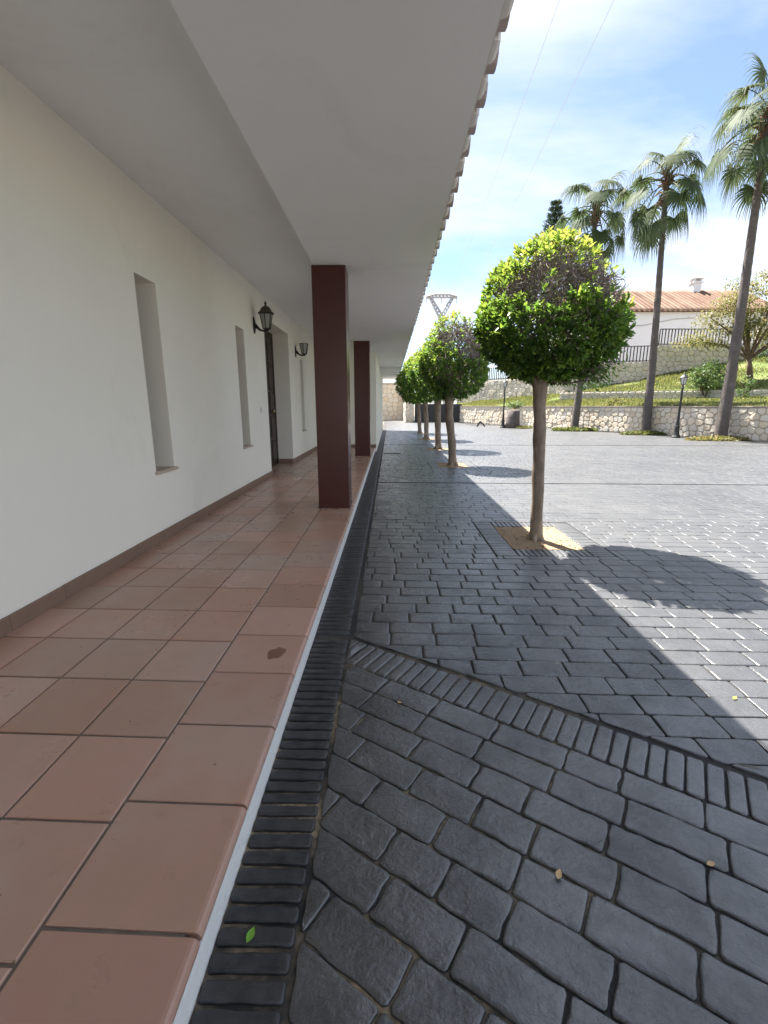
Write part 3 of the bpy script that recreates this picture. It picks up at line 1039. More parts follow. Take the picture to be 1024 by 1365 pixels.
# local to the house root
off = origin(roof)
nt_ = 0
y = -1.58 + 0.05
plugs = []
for q in range(5):
    hw = 0.052 + rp.uniform(-.006, .008); xe = 0.440 + rp.uniform(-.008, .008)
    vv = []; ff = []
    for x, s_ in ((0.4062, 1.15), (xe-.014, 1.08), (xe, 0.78)):
        for t in range(7):
            tt = math.pi*t/6
            vv.append((x, math.cos(tt)*hw*s_, SZ+0.006+(1-s_)*.03+math.sin(tt)*0.12*min(1, s_)))
    for r in range(2):
        for k in range(6): ff.append((r*7+k, r*7+k+1, r*7+k+8, r*7+k+7))
        ff.append((r*7+6, r*7, r*7+7, r*7+13))
    ff.append(tuple(range(14, 21)))
    plugs.append(mesh('mortar_plug', vv, ff))
while y < H1+0.3:
    link('roof_tile', chan, M['eave_tile'], roof, (-off.x + rp.uniform(-.006, .006), y-off.y, rp.uniform(-.003, .003)))
    link('roof_tile', cover, M['eave_tile'], roof, (-off.x + rp.uniform(-.006, .006), y+TP/2-off.y, rp.uniform(-.003, .003)))
    link('mortar_plug', rp.choice(plugs), M['mortar_white'], roof, (-off.x, y+TP/2-off.y, 0))
    y += TP
MB().box(0.3995, 0.406, H0, H1+.35, SZ+0.002, SZ+0.30).build('fascia', M['mortar_white'], roof)

# ------------------------------------------------------------------ wall lanterns and switch
def lantern(loc, capped, label):
    """hexagonal lantern on a curved arm, fixed to the wall at loc (the back plate)"""
    x, y, z = loc
    o = empty('wall_lantern', loc)
    tag(o, label, 'wall lantern', 'wall lanterns on the porch')
    pl = MB()
    for s0, (zz, hw, dp) in enumerate(()): pass
    vv = []; ff = []
    for dz, hw, dpth in ((-.115, .012, .012), (-.09, .035, .016), (-.02, .045, .034), (.04, .038, .028), (.09, .028, .016), (.115, .010, .012)):
        vv += [(x+.001, y-hw, z+dz), (x+dpth*.7, y-hw, z+dz), (x+dpth, y, z+dz), (x+dpth*.7, y+hw, z+dz), (x+.001, y+hw, z+dz)]
    for r in range(5):
        for q in range(4): ff.append((r*5+q, r*5+q+1, r*5+q+6, r*5+q+5))
    ff.append((4, 3, 2, 1, 0)); ff.append((25, 26, 27, 28, 29))
    pl.add(vv, ff).build('back_plate', M['black_metal'], o)
    cx = x + 0.185
    MB().tube([(x+.02, y, z+.0), (x+.05, y, z-.03), (x+.085, y, z-.062), (x+.13, y, z-.078), (cx, y, z-.075), (cx, y, z-.055)],
              [.026, .022, .017, .014, .013, .018], 8).build('arm', M['black_metal'], o, True)
    zb = z - 0.055
    H = 0.225
    MB().lathe((cx, y, zb-.035), [(.008, 0), (.016, .008), (.03, .02), (.050, .035), (.056, .045)], 6, R(30)).build('base_cup', M['black_metal'], o)
    gl = MB().lathe((cx, y, zb+.008), [(.050, 0), (.088, H-.03)], 6, R(30)).build('lamp_glass', M['lamp_glass'], o)
    fr = MB()
    for k in range(6):
        t = R(30) + k*math.pi/3
        fr.tube([(cx+.053*math.cos(t), y+.053*math.sin(t), zb), (cx+.092*math.cos(t), y+.092*math.sin(t), zb+H-.02)], .0065, 5)
        t2 = t + math.pi/3
        fr.tube([(cx+.092*math.cos(t), y+.092*math.sin(t), zb+H-.02), (cx+.092*math.cos(t2), y+.092*math.sin(t2), zb+H-.02)], .007, 5)
        fr.tube([(cx+.054*math.cos(t), y+.054*math.sin(t), zb+.006), (cx+.054*math.cos(t2), y+.054*math.sin(t2), zb+.006)], .0065, 5)
    fr.build('lamp_frame', M['black_metal'], o)
    if capped:
        c = MB().lathe((cx, y, zb+H-.018), [(.090, 0), (.118, .002), (.116, .010), (.086, .034), (.074, .062), (.052, .088), (.026, .104), (.014, .116), (.012, .128), (.019, .138), (.015, .150), (.006, .162), (.001, .178)], 12, R(30))
        c.build('lamp_cap', M['bronze_cap'], o)
    return o
lantern((WX, 7.0, 1.26+1.135), True, 'black wall lantern with a domed pointed cap, left of the dark door')
lantern((WX, 9.95, 1.26+1.10), False, 'black wall lantern with its cap missing, right of the dark door above a slit window')
sw = empty('wall_switch', (WX, 7.12, 1.20))
tag(sw, 'small white wall switch on the plaster just left of the dark door', 'switch')
MB().bevbox(WX+.0005, WX+.010, 7.08, 7.16, 1.155, 1.24, .003).build('switch_plate', M['switch'], sw)
MB().bevbox(WX+.0105, WX+.014, 7.097, 7.143, 1.17, 1.225, .001).build('switch_rocker', M['switch'], sw)

# ------------------------------------------------------------------ stone walls
def wall_cells(length, hfun, size, rng, zf=lambda u: 0.0):
    """irregular polygonal stones covering a wall face (u along, z up)"""
    sites = []
    hmax = max(hfun(u*0.5) for u in range(int(length*2)+1)) + 0.01
    zmin = min(zf(u*0.5) for u in range(int(length*2)+1))
    nr = max(1, round((hmax-zmin)/(size*0.82)))
    rh = (hmax-zmin)/nr
    grid = {}
    for r in range(-1, nr+1):
        u = -size + rng.random()*size
        while u < length+size:
            w = size*rng.uniform(0.7, 1.45)
            p = (u+w/2, zmin+(r+0.5)*rh + rng.uniform(-.28, .28)*rh)
            sites.append(p)
            u += w
    for i, p in enumerate(sites):
        grid.setdefault((int(p[0]//(size*1.5)), int(p[1]//(size*1.5))), []).append(i)
    cells = []
    for i, p in enumerate(sites):
        if p[0] < -size*.3 or p[0] > length+size*.3: continue
        s = size*1.2
        poly = [(p[0]-s, p[1]-s), (p[0]+s, p[1]-s), (p[0]+s, p[1]+s), (p[0]-s, p[1]+s)]
        gx, gy = int(p[0]//(size*1.5)), int(p[1]//(size*1.5))
        for ax in range(gx-2, gx+3):
            for ay in range(gy-2, gy+3):
                for j in grid.get((ax, ay), ()):
                    if j == i: continue
                    q = sites[j]
                    dx_, dy_ = q[0]-p[0], q[1]-p[1]
                    poly = clip(poly, dx_, dy_, dx_*(p[0]+q[0])/2 + dy_*(p[1]+q[1])/2)
                    if len(poly) < 3: break
                if len(poly) < 3: break
            if len(poly) < 3: break
        if len(poly) < 3: continue
        poly = clip(clip(poly, -1, 0, 0), 1, 0, length)
        if len(poly) < 3: continue
        um = p[0]
        um = min(max(um, 0), length)
        poly = clip(poly, 0, 1, hfun(um)-0.03)
        if len(poly) >= 3: poly = clip(poly, 0, -1, -zf(um)+0.0)
        if len(poly) < 3: continue
        q = shrink(poly, 0.011)
        if len(q) >= 3 and area(q) > 0.25*0.03*size: cells.append(q)
    return cells

class Path:
    def __init__(s, pts):
        s.p = [Vector((x, y)) for x, y in pts]
        s.l = [0]
        for a_, b_ in zip(s.p, s.p[1:]): s.l.append(s.l[-1] + (b_-a_).length)
    @property
    def length(s): return s.l[-1]
    def at(s, u, off=0.0):
        for i in range(len(s.p)-1):
            if u <= s.l[i+1] or i == len(s.p)-2:
                d = (s.p[i+1]-s.p[i]).normalized()
                # the visible face looks to the side of (-d.y, d.x) rotated: chosen by sign
                n = Vector((d.y, -d.x))
                return s.p[i] + d*(u-s.l[i]) + n*off
    def prism(s, mb, z0, zt, th, steps=None, face=1):
        us = sorted(set([0, s.length] + s.l + (steps or [])))
        for u0, u1 in zip(us, us[1:]):
            if u1-u0 < 1e-4: continue
            e = 1e-4
            a0, a1 = s.at(u0+e), s.at(u1-e)
            b0, b1 = s.at(u0+e, -th*face), s.at(u1-e, -th*face)
            h0, h1 = zt(u0+e), zt(u1-e)
            v = [(a0.x,a0.y,z0),(a1.x,a1.y,z0),(b1.x,b1.y,z0),(b0.x,b0.y,z0),(a0.x,a0.y,h0),(a1.x,a1.y,h1),(b1.x,b1.y,h1),(b0.x,b0.y,h0)]
            f = [(3,2,1,0),(4,5,6,7),(0,1,5,4),(1,2,6,5),(2,3,7,6),(3,0,4,7)]
            if face < 0: f = [tuple(reversed(q)) for q in f]
            mb.add(v, f)
        return mb

def stone_wall(name, pts, hfun, size, mat, label, cat, th=0.45, z0=-0.1, zf=lambda u: 0.0, steps=None, seed=1, face=1, cap=298, group=None, coping=None):
    """face = +1: the stones show on the right of the path as one walks it"""
    rng = random.Random(seed)
    pa = Path(pts)
    root = empty(name, (pts[0][0], pts[0][1], 0))
    tag(root, label, cat, group)
    pa.prism(MB(), z0, hfun, th, steps, face).build('wall_core', M['wall_mortar'], root)
    cells = wall_cells(pa.length, hfun, size, rng, zf)
    def vis(c):
        m = cen(c); p = pa.at(m[0])
        pr = proj(p.x, p.y, m[1])
        if pr is None or not in_frame(p.x, p.y, m[1], 30): return -1
        return area(c)/pr[2]**2
    cells.sort(key=vis, reverse=True)
    rest = MB(); o = origin(root)
    for i, c in enumerate(cells):
        q = rough(c, size*0.16, 0, 0, rng)
        q = [p for k, p in enumerate(q) if math.hypot(p[0]-q[k-1][0], p[1]-q[k-1][1]) > 0.003]
        if len(q) < 3: continue
        d0 = rng.uniform(0.022, 0.055)
        v, f = slab(q, -0.02, d0, min(0.02, d0*0.6), rng, 0.008, 0.014)
        W = []
        for u, z, d in v:
            p = pa.at(min(max(u, 1e-4), pa.length-1e-4), d*face)
            W.append((p.x, p.y, z))
        if face < 0: pass
        f2 = f
        if i < cap and vis(c) >= 0:
            MB().add(W, f2).build('stone', mat, root)
        else:
            rest.add(W, f2)
    if rest.v: rest.build('stone', mat, root, False, 'stuff')
    if coping:
        cm = MB()
        us = [0] + [u for u in pa.l[1:-1]] + [pa.length]
        n = int(pa.length/0.6)
        for k in range(n):
            u0, u1 = pa.length*k/n+.004, pa.length*(k+1)/n-.004
            a0, a1 = pa.at(u0, .07*face), pa.at(u1, .07*face)
            b0, b1 = pa.at(u0, -(th+.02)*face), pa.at(u1, -(th+.02)*face)
            h0, h1 = hfun(u0)+.001, hfun(u1)+.001
            t = coping
            cm.add([(a0.x,a0.y,h0),(a1.x,a1.y,h1),(b1.x,b1.y,h1),(b0.x,b0.y,h0),(a0.x,a0.y,h0+t),(a1.x,a1.y,h1+t),(b1.x,b1.y,h1+t),(b0.x,b0.y,h0+t)],
                   [(3,2,1,0),(4,5,6,7),(0,1,5,4),(1,2,6,5),(2,3,7,6),(3,0,4,7)])
        cm.build('coping', M['wall_mortar'], root)
    return root

# walking LOWER from the gate towards the camera, the court is on the right
stone_wall('retaining_wall', LOWER, lambda u: 1.22, 0.31, M['stone'], 'pale stone retaining wall along the far edge of the paved court, below the grass', 'wall', seed=3, coping=0.035)
# mid wall
MID = [((l[0]+u[0])/2+.15, (l[1]+u[1])/2) for l, u in zip(LOWER, UPPER)][1:5]
MID[0] = (10.2, 28.4)
stone_wall('terrace_wall', MID, lambda u: 2.06, 0.27, M['stone_grey'], 'knee-high rough stone wall between the two strips of grass', 'wall', z0=1.0, zf=lambda u: 1.55, th=0.3, seed=5)
# upper wall with stepped top
upath = Path(UPPER)
UX = [(0.0, 3.2), (upath.l[1]+0.2, 3.95), (upath.l[2]-0.15, 4.92), (upath.l[2]+5.9, 6.0)]
def utop(u):
    h = UX[0][1]
    for s0, z in UX:
        if u >= s0: h = z
    return h
def ubase(u):
    for i in range(len(upath.l)-1):
        if u <= upath.l[i+1]:
            t = (u-upath.l[i])/(upath.l[i+1]-upath.l[i])
            return UZ[i]+(UZ[i+1]-UZ[i])*t - 0.12
    return UZ[-1]-.12
stone_wall('upper_wall', UPPER, utop, 0.36, M['stone_grey'], 'stepped grey stone wall on the slope, carrying the railings below the white house', 'wall', z0=1.0, zf=ubase, steps=[s for s, _ in UX], seed=8, th=0.4)
# end of the court: high wall, pier and gate
stone_wall('end_wall', [(-6.0, 42.0), (1.2, 42.0)], lambda u: 3.15, 0.46, M['stone'], 'tall pale stone wall at the far end of the court, beside the house front', 'wall', seed=12, coping=0.10)
stone_wall('gate_pier', [(1.22, 41.9), (1.22, 36.2), (1.85, 36.2)], lambda u: 3.0, 0.42, M['stone'], 'stone pier wall standing left of the black gate', 'wall', seed=14, face=1, th=0.4)

# terrain behind the retaining wall
v = []; f = []
TS = [0.0, 0.12, 0.25, 0.38, 0.49, 0.51, 0.62, 0.75, 0.88, 1.0, 1.02]
ND = 6
def lerp(a_, b_, t): return a_ + (b_-a_)*t
SL = []
for i in range(5):
    for k in range(ND):
        t = k/ND
        SL.append((lerp(LOWER[i][0], LOWER[i+1][0], t)+.2, lerp(LOWER[i][1], LOWER[i+1][1], t)+.1, lerp(UPPER[i][0], UPPER[i+1][0], t), lerp(UPPER[i][1], UPPER[i+1][1], t)+.1, lerp(UZ[i], UZ[i+1], t), i+t))
SL.append((LOWER[5][0]+.2, LOWER[5][1], UPPER[5][0], UPPER[5][1], UZ[5], 5))
def terr(j, t):
    lx, ly, ux, uy, uz, si = SL[j]
    rise = min(1, max(0, (si-0.9)/0.3))
    if t <= 0.5: z = lerp(1.20, min(1.62, lerp(1.2, uz, .5)), t/0.5)
    else:
        zb = lerp(min(1.62, lerp(1.2, uz, .5)), min(2.04, uz), rise)
        z = lerp(zb, uz, (t-0.5)/0.5)
    X, Y = lerp(lx, ux, t), lerp(ly, uy, t)
    z += 0.07*noise.noise(Vector((X*0.6, Y*0.6, 1))) * min(1, t*6)
    return X, Y, z
for j in range(len(SL)):
    for t in TS: v.append(terr(j, t))
nT = len(TS)
for j in range(len(SL)-1):
    for k in range(nT-1):
        q = j*nT+k
        f.append((q, q+1, q+nT+1, q+nT))
sl = link('grass_slope', mesh('grass_slope', v, f, True), M['grass_ground'])
sl['kind'] = 'structure'
up = MB().add([(6.9,38.2,3.0),(11.7,31.5,3.0),(60,31.5,3.0),(60,90,3.0),(6.9,90,3.0)], [(0,1,2,3,4)])
up.build('upper_ground', M['earth'], None, False, 'structure')

# ---- vectorised leaf clouds
def leaf_cloud(name, base, d, length, width, tone, mat, parent, seed=0, fold=0.25, curl=0.12, kind=None):
    rs = np.random.RandomState(seed)
    n = len(base)
    d = d/np.linalg.norm(d, axis=1, keepdims=True)
    ref = rs.normal(size=(n, 3)); ref[:, 2] += 0.9
    side = np.cross(d, ref); side /= np.linalg.norm(side, axis=1, keepdims=True)+1e-9
    nrm = np.cross(side, d)
    L = length[:, None]; W = width[:, None]
    mid = base + d*L*0.5 - nrm*L*curl*0.2
    V = np.stack([base, mid + side*W*0.5 + nrm*W*fold, base + d*L - nrm*L*curl, mid - side*W*0.5 + nrm*W*fold, mid], axis=1)
    o = origin(parent); V -= np.array([o.x, o.y, o.z])
    idx = np.arange(n)[:, None]*5
    T = np.array([[0, 1, 4], [1, 2, 4], [2, 3, 4], [3, 0, 4]])
    faces = (idx[:, :, None] + T[None]).reshape(-1, 3)
    me = bpy.data.meshes.new(name)
    me.from_pydata(V.reshape(-1, 3).tolist(), [], faces.tolist())
    at = me.attributes.new('tone', 'FLOAT', 'POINT')
    at.data.foreach_set('value', np.repeat(np.clip(tone, 0, 1), 5).astype(np.float32))
    me.polygons.foreach_set('use_smooth', [True]*len(me.polygons))
    me.update()
    return link(name, me, mat, parent, None, kind)

def unit(rs, n):
    v = rs.normal(size=(n, 3))
    return v/np.linalg.norm(v, axis=1, keepdims=True)

# ------------------------------------------------------------------ clipped trees
def clipped_tree(base, ctr, rh, ru, rd, trunk_pts, trunk_r, nclu, leaf, patches, seed, label, dead_right=False, ntw=2600):
    rs = np.random.RandomState(seed); rng = random.Random(seed)
    root = empty('clipped_tree', (base[0], base[1], 0))
    tag(root, label, 'tree', 'clipped round trees in a row along the house')
    # trunk with flare, and limbs into the crown
    tp = [Vector(p) for p in trunk_pts]
    pts = []; rad = []
    n = 14
    for i in range(n+1):
        t = i/n*(len(tp)-1); k = min(int(t), len(tp)-2); u = t-k
        p = tp[k].lerp(tp[k+1], u)
        pts.append(p + Vector((rng.uniform(-1, 1), rng.uniform(-1, 1), 0))*0.004)
        rr_ = trunk_r*(1.22 if i == 0 else 1.08 if i == 1 else 1.0 + 0.05*math.sin(i*1.7))
        if i >= n-1: rr_ *= 1.18
        rad.append(rr_)
    tr = MB().tube(pts, rad, 14)
    for k in range(5):                                # root flare
        t = k*1.26+0.4
        b0 = tp[0]
        tr.tube([b0+Vector((math.cos(t)*trunk_r*.5, math.sin(t)*trunk_r*.5, .10)), b0+Vector((math.cos(t)*trunk_r*1.15, math.sin(t)*trunk_r*1.15, .03)), b0+Vector((math.cos(t)*trunk_r*1.9, math.sin(t)*trunk_r*1.9, -.02))], [trunk_r*.55, trunk_r*.42, trunk_r*.2], 7)
    top = tp[-1]
    c = Vector(ctr)
    limbs = MB()
    for k in range(9):
        t = 2*math.pi*k/9 + rng.uniform(-.2, .2)
        e = c + Vector((math.cos(t)*rh*0.72, math.sin(t)*rh*0.72, rng.uniform(-.3, .55)*ru))
        m = top.lerp(e, 0.5) + Vector((math.cos(t)*.04, math.sin(t)*.04, .03))
        limbs.tube([top-Vector((0, 0, .10)), m, e], [trunk_r*.62, trunk_r*.34, trunk_r*.10], 7)
    tr.build('trunk', M['bark'], root, True)
    limbs.build('limb', M['bark'], root, True)
    def radius(dv):
        """crown radius by direction, slightly lumpy"""
        x, y, z = dv[:, 0], dv[:, 1], dv[:, 2]
        rz = np.where(z > 0, ru, rd)
        p = 2.08
        r = (np.abs(np.sqrt(x*x+y*y)/rh)**p + np.abs(z/rz)**p)**(-1/p)
        return r*(1 + 0.035*np.sin(5*x+seed)*np.cos(4*z+seed) + 0.03*np.sin(9*y+7*z+seed) + 0.022*np.sin(17*x+3*z))
    cc = np.array([c.x, c.y, c.z])
    def patch(P):
        m = np.zeros(len(P), bool)
        q = P-cc
        for px, pz, rx, rz_, yf in patches:
            wob = 0.22*np.sin(q[:, 0]*19+pz*9)+0.22*np.sin(q[:, 2]*23+px*7)
            m |= (((q[:, 0]-px)/rx)**2+((q[:, 2]-pz)/rz_)**2 + wob < 1) & (q[:, 1] < yf)
        return m
    # shoots
    dv = unit(rs, nclu)
    dep = np.where(rs.rand(nclu) < 0.72, rs.uniform(0.90, 1.02, nclu), rs.uniform(0.62, 0.9, nclu))
    P = cc + dv*(radius(dv)*dep)[:, None]
    keep = ~patch(P) | (rs.rand(nclu) < 0.05)
    P, dv, dep = P[keep], dv[keep], dep[keep]
    m = len(P)
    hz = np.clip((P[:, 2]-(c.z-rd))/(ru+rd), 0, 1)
    axis = dv*0.8 + np.array([0, 0, 0.55]) + rs.normal(size=(m, 3))*0.22
    axis /= np.linalg.norm(axis, axis=1, keepdims=True)
    k = 7
    A = np.repeat(axis, k, 0); B = np.repeat(P, k, 0)
    rn = unit(rs, m*k); perp = rn - A*(rn*A).sum(1, keepdims=True); perp /= np.linalg.norm(perp, axis=1, keepdims=True)
    al = np.radians(rs.uniform(12, 78, m*k))[:, None]
    D = A*np.cos(al)+perp*np.sin(al)
    shoot = np.tile(np.arange(k)/k, m)[:, None]
    B = B + A*shoot*leaf*0.6
    L = leaf*rs.uniform(0.65, 1.15, m*k); W = L*rs.uniform(0.34, 0.46, m*k)
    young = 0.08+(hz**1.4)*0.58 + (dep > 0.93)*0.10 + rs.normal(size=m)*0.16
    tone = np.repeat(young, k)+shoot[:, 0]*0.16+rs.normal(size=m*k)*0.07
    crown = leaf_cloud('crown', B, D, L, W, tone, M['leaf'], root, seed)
    # dry twigs that show in the bare patches and under the crown
    tw = MB()
    dv = unit(rs, ntw)
    Q = cc + dv*(radius(dv)*rs.uniform(0.66, 0.955, ntw))[:, None]
    pm = patch(Q)
    for i in range(ntw):
        if not pm[i] and rng.random() < 0.66: continue
        p = Vector(Q[i]); d1 = (Vector(dv[i])*rng.uniform(.1, 1.0)+Vector((rng.gauss(0, .75), rng.gauss(0, .75), rng.gauss(0.25, .6)))).normalized()
        l = rng.uniform(.06, .17)*(rh/.65)
        kn_ = d1.cross(Vector((rng.gauss(0, 1), rng.gauss(0, 1), rng.gauss(0, 1)))).normalized()*l*rng.uniform(.05, .3)
        w_ = rng.uniform(.0022, .0048)*(1.0 if ctr[1] < 6 else 1.8)
        tw.tube([p-d1*l*.5, p+kn_, p+d1*l*.5], [w_, w_*.8, w_*.4], 3, False)
    tw.build('twigs', M['twig'], crown, False, 'stuff')
    if dead_right:
        # the low broken branches that hang out on the right
        br = MB()
        pts_b = []
        for k_ in range(9):
            s0 = top + Vector((.03, rng.uniform(-.05, .05), -.02+.02*k_))
            e0 = top + Vector((rng.uniform(.30, .62), rng.uniform(-.25, .25), rng.uniform(-.06, .16)))
            m0 = s0.lerp(e0, .5)+Vector((0, 0, rng.uniform(-.05, .03)))
            br.tube([s0, m0, e0], [.012, .008, .003], 5)
            for j in range(16):
                p = m0.lerp(e0, rng.random())
                d1 = Vector((rng.gauss(.5, .5), rng.gauss(0, .5), rng.gauss(0, .4))).normalized()*rng.uniform(.05, .16)
                br.tube([p, p+d1*.6+Vector((0, 0, -.01)), p+d1], [.0035, .0028, .001], 3, False)
                pts_b.append(p+d1)
        br.build('dead_branch', M['twig'], root)
        Pb = np.array([list(p) for p in pts_b for _ in range(4)]) + rs.normal(size=(len(pts_b)*4, 3))*.03
        nb = len(Pb)
        Db = rs.normal(size=(nb, 3))*.5+np.array([.5, 0, -.4])
        Lb = leaf*rs.uniform(.5, .95, nb)
        leaf_cloud('sparse_leaves', Pb, Db, Lb, Lb*.38, .25+rs.normal(size=nb)*.18, M['leaf'], root, seed+1, kind='stuff')
    return root

clipped_tree((1.41, 4.25), (1.405, 4.28, 1.93), 0.59, 0.66, 0.43,
             [(1.415, 4.25, -.02), (1.39, 4.25, .6), (1.365, 4.25, 1.1), (1.335, 4.25, 1.50)], 0.055, 3900, 0.061,
             [(-.22, .24, .30, .17, .1), (.06, .43, .34, .12, .1), (.36, .24, .20, .17, .1)], 21,
             'clipped round tree nearest the viewer, straight trunk in the square sandy pit', True, 9500)
clipped_tree((1.36, 9.90), (1.36, 9.95, 2.10), 0.66, 0.93, 0.68,
             [(1.37, 9.90, -.02), (1.33, 9.90, .5), (1.26, 9.9, 1.0), (1.24, 9.9, 1.5)], 0.085, 2300, 0.072,
             [(.02, .52, .46, .30, .1), (.28, .26, .38, .26, .15)], 22,
             'second clipped tree from the viewer, curved trunk and large brown bare patch on its crown', False, 7000)
clipped_tree((1.44, 13.75), (1.42, 13.75, 2.15), 0.74, 0.93, 0.70,
             [(1.45, 13.75, -.02), (1.42, 13.75, .6), (1.40, 13.75, 1.5)], 0.09, 1200, 0.095,
             [(.3, .5, .4, .25, .1)], 23, 'third clipped tree from the viewer, mostly hidden behind the brown-patched crown', False, 1500)
clipped_tree((1.42, 17.9), (1.28, 17.9, 2.2), 0.80, 1.0, 0.78,
             [(1.42, 17.9, -.02), (1.40, 17.9, .7), (1.34, 17.9, 1.5)], 0.09, 1100, 0.11,
             [], 24, 'fourth clipped tree from the viewer, thin trunk just left of the third', False, 900)
clipped_tree((1.42, 21.9), (1.22, 21.9, 2.2), 0.86, 1.05, 0.80,
             [(1.42, 21.9, -.02), (1.38, 21.9, .7), (1.30, 21.9, 1.5)], 0.09, 1100, 0.12,
             [], 25, 'farthest clipped tree of the row, its trunk leftmost beside the house front', False, 900)

# ------------------------------------------------------------------ palms
def frond_mesh(rng, drop, plen, blade, pitch0):
    """a fan leaf: petiole along +X rising by pitch0, blade of narrow segments with hanging tips"""
    v = []; f = []; tone = []
    d = Vector((math.cos(pitch0), 0, math.sin(pitch0)))
    pts = []
    p = Vector((0, 0, 0)); dd = d.copy()
    for i in range(6):
        pts.append(p.copy())
        p = p + dd*plen/5
        dd = (dd + Vector((0, 0, -drop*0.16))).normalized()
    mb = MB().tube(pts, [.030, .026, .022, .019, .016, .014], 5)
    v += mb.v; f += mb.f; tone += [0.75]*len(mb.v)
    E = pts[-1]; dv = dd
    side = Vector((0, 1, 0)); nrm = side.cross(dv).normalized()*-1
    nseg = 40
    base_tone = rng.uniform(.2, .6)
    for k in range(nseg):
        ph = R(-128 + 256*k/(nseg-1) + rng.uniform(-2, 2))
        L = blade*(0.70+0.30*math.cos(ph*0.62))*rng.uniform(.86, 1.1)
        dirv = (dv*math.cos(ph)+side*math.sin(ph)).normalized()
        cross = (side*math.cos(ph)-dv*math.sin(ph)).normalized()
        cup = nrm*(-0.16*abs(math.sin(ph)))
        dr = drop*rng.uniform(.55, 1.5)
        n0 = len(v)
        tw = rng.uniform(-.5, .5)
        q = E.copy(); dcur = (dirv+cup).normalized()
        for s_, (t, w) in enumerate(((0, .010), (.22, .040), (.42, .042), (.60, .026), (.80, .015), (1.0, .003))):
            if s_:
                q = q + dcur*L*(t-lt)
            lt = t
            if t > .2: dcur = (dcur + Vector((0, 0, -1))*dr*(t-.1)*(1.25 if t > .5 else .7)).normalized()
            ww = w*blade/1.0
            cv = (cross + Vector((0, 0, tw*t))).normalized()
            v.append(tuple(q+cv*ww*.5)); v.append(tuple(q-cv*ww*.5))
            tt = base_tone + .25*t*t + rng.uniform(-.1, .1)
            tone += [tt, tt]
        for s_ in range(5):
            a0 = n0+2*s_
            f.append((a0, a0+1, a0+3, a0+2))
    me = bpy.data.meshes.new('frond')
    me.from_pydata([tuple(x) for x in v], [], f)
    at = me.attributes.new('tone', 'FLOAT', 'POINT')
    at.data.foreach_set('value', np.clip(np.array(tone, dtype=np.float32), 0, 1))
    me.update()
    return me

def palm(base, top, r0, r1, nfr, scale, seed, label):
    rng = random.Random(seed)
    b = Vector(base); t = Vector(top)
    root = empty('palm_tree', base)
    tag(root, label, 'palm tree', 'tall fan palms along the stone wall')
    pts = []; rad = []
    n = 60
    for i in range(n+1):
        s_ = i/n
        p = b.lerp(t, s_) + Vector((math.sin(s_*3.0)*.12, 0, 0))*(1-s_)*1.0
        if i == 0: p = b + Vector((0, 0, -.1))
        pts.append(p)
        rr_ = r0+(r1-r0)*min(1, s_*1.25)**0.62
        rr_ *= 1.0 + (0.035 if i % 2 else -0.02) + rng.uniform(-.015, .015)
        rad.append(rr_)
    MB().tube(pts, rad, 14).build('trunk', M['palm_bark'], root, True)
    # skirt of old leaf bases below the crown
    sk_ = MB()
    for k in range(70):
        a0 = rng.uniform(0, 2*math.pi); z = rng.uniform(-.95, .25)
        o0 = t + Vector((math.cos(a0)*r1*.8, math.sin(a0)*r1*.8, z))
        e0 = o0 + Vector((math.cos(a0)*rng.uniform(.12, .35), math.sin(a0)*rng.uniform(.12, .35), rng.uniform(-.15, .38)))
        sk_.tube([o0, o0.lerp(e0, .5)+Vector((0, 0, .06)), e0], [.045, .035, .012], 4)
    sk_.build('leaf_bases', M['dry_frond'], root, False, 'stuff')
    for k in range(nfr):
        s_ = (k+0.5)/nfr                          # 0 youngest, 1 oldest
        el = R(82 - 128*s_ + rng.uniform(-10, 10))
        az = k*2.39996 + rng.uniform(-.25, .25)
        me = frond_mesh(rng, 1.15+1.1*s_+rng.uniform(-.3, .5), scale*rng.uniform(.85, 1.15)*(0.75+.6*min(1, s_*2)), scale*rng.uniform(.85, 1.08), max(min(el, R(80)), R(-38)))
        o = link('frond', me, M['frond'], root, tuple(t-b+Vector((0, 0, .25-.55*s_))))
        o.rotation_euler = (0, 0, az)
    return root
palm((12.55, 17.7, 0), (12.42, 17.7, 10.5), 0.235, 0.115, 25, 1.26, 31, 'tallest-looking fan palm, rightmost, its crown cut by the photo edge')
palm((11.62, 21.2, 0), (11.20, 21.2, 10.15), 0.21, 0.105, 21, 1.22, 32, 'middle fan palm with full drooping crown standing left of the near leaning street lamp')
palm((9.62, 24.3, 0), (9.70, 24.3, 10.40), 0.21, 0.11, 19, 1.26, 33, 'fan palm whose crown rises behind the nearest clipped tree')

# cut palm stump
st = empty('palm_stump', (7.15, 27.2, 0))
tag(st, 'cut dark palm stump standing against the stone wall by the distant lamp', 'stump')
MB().tube([(7.15, 27.2, -.05), (7.16, 27.2, .25), (7.18, 27.2, .6), (7.20, 27.2, 1.02)], [.47, .41, .36, .33], 14).build('trunk', M['palm_bark'], st, True)
MB().lathe((7.20, 27.2, 1.021), [(.31, 0), (.25, .012), (.001, .02)], 14).build('cut_top', M['bark'], st)

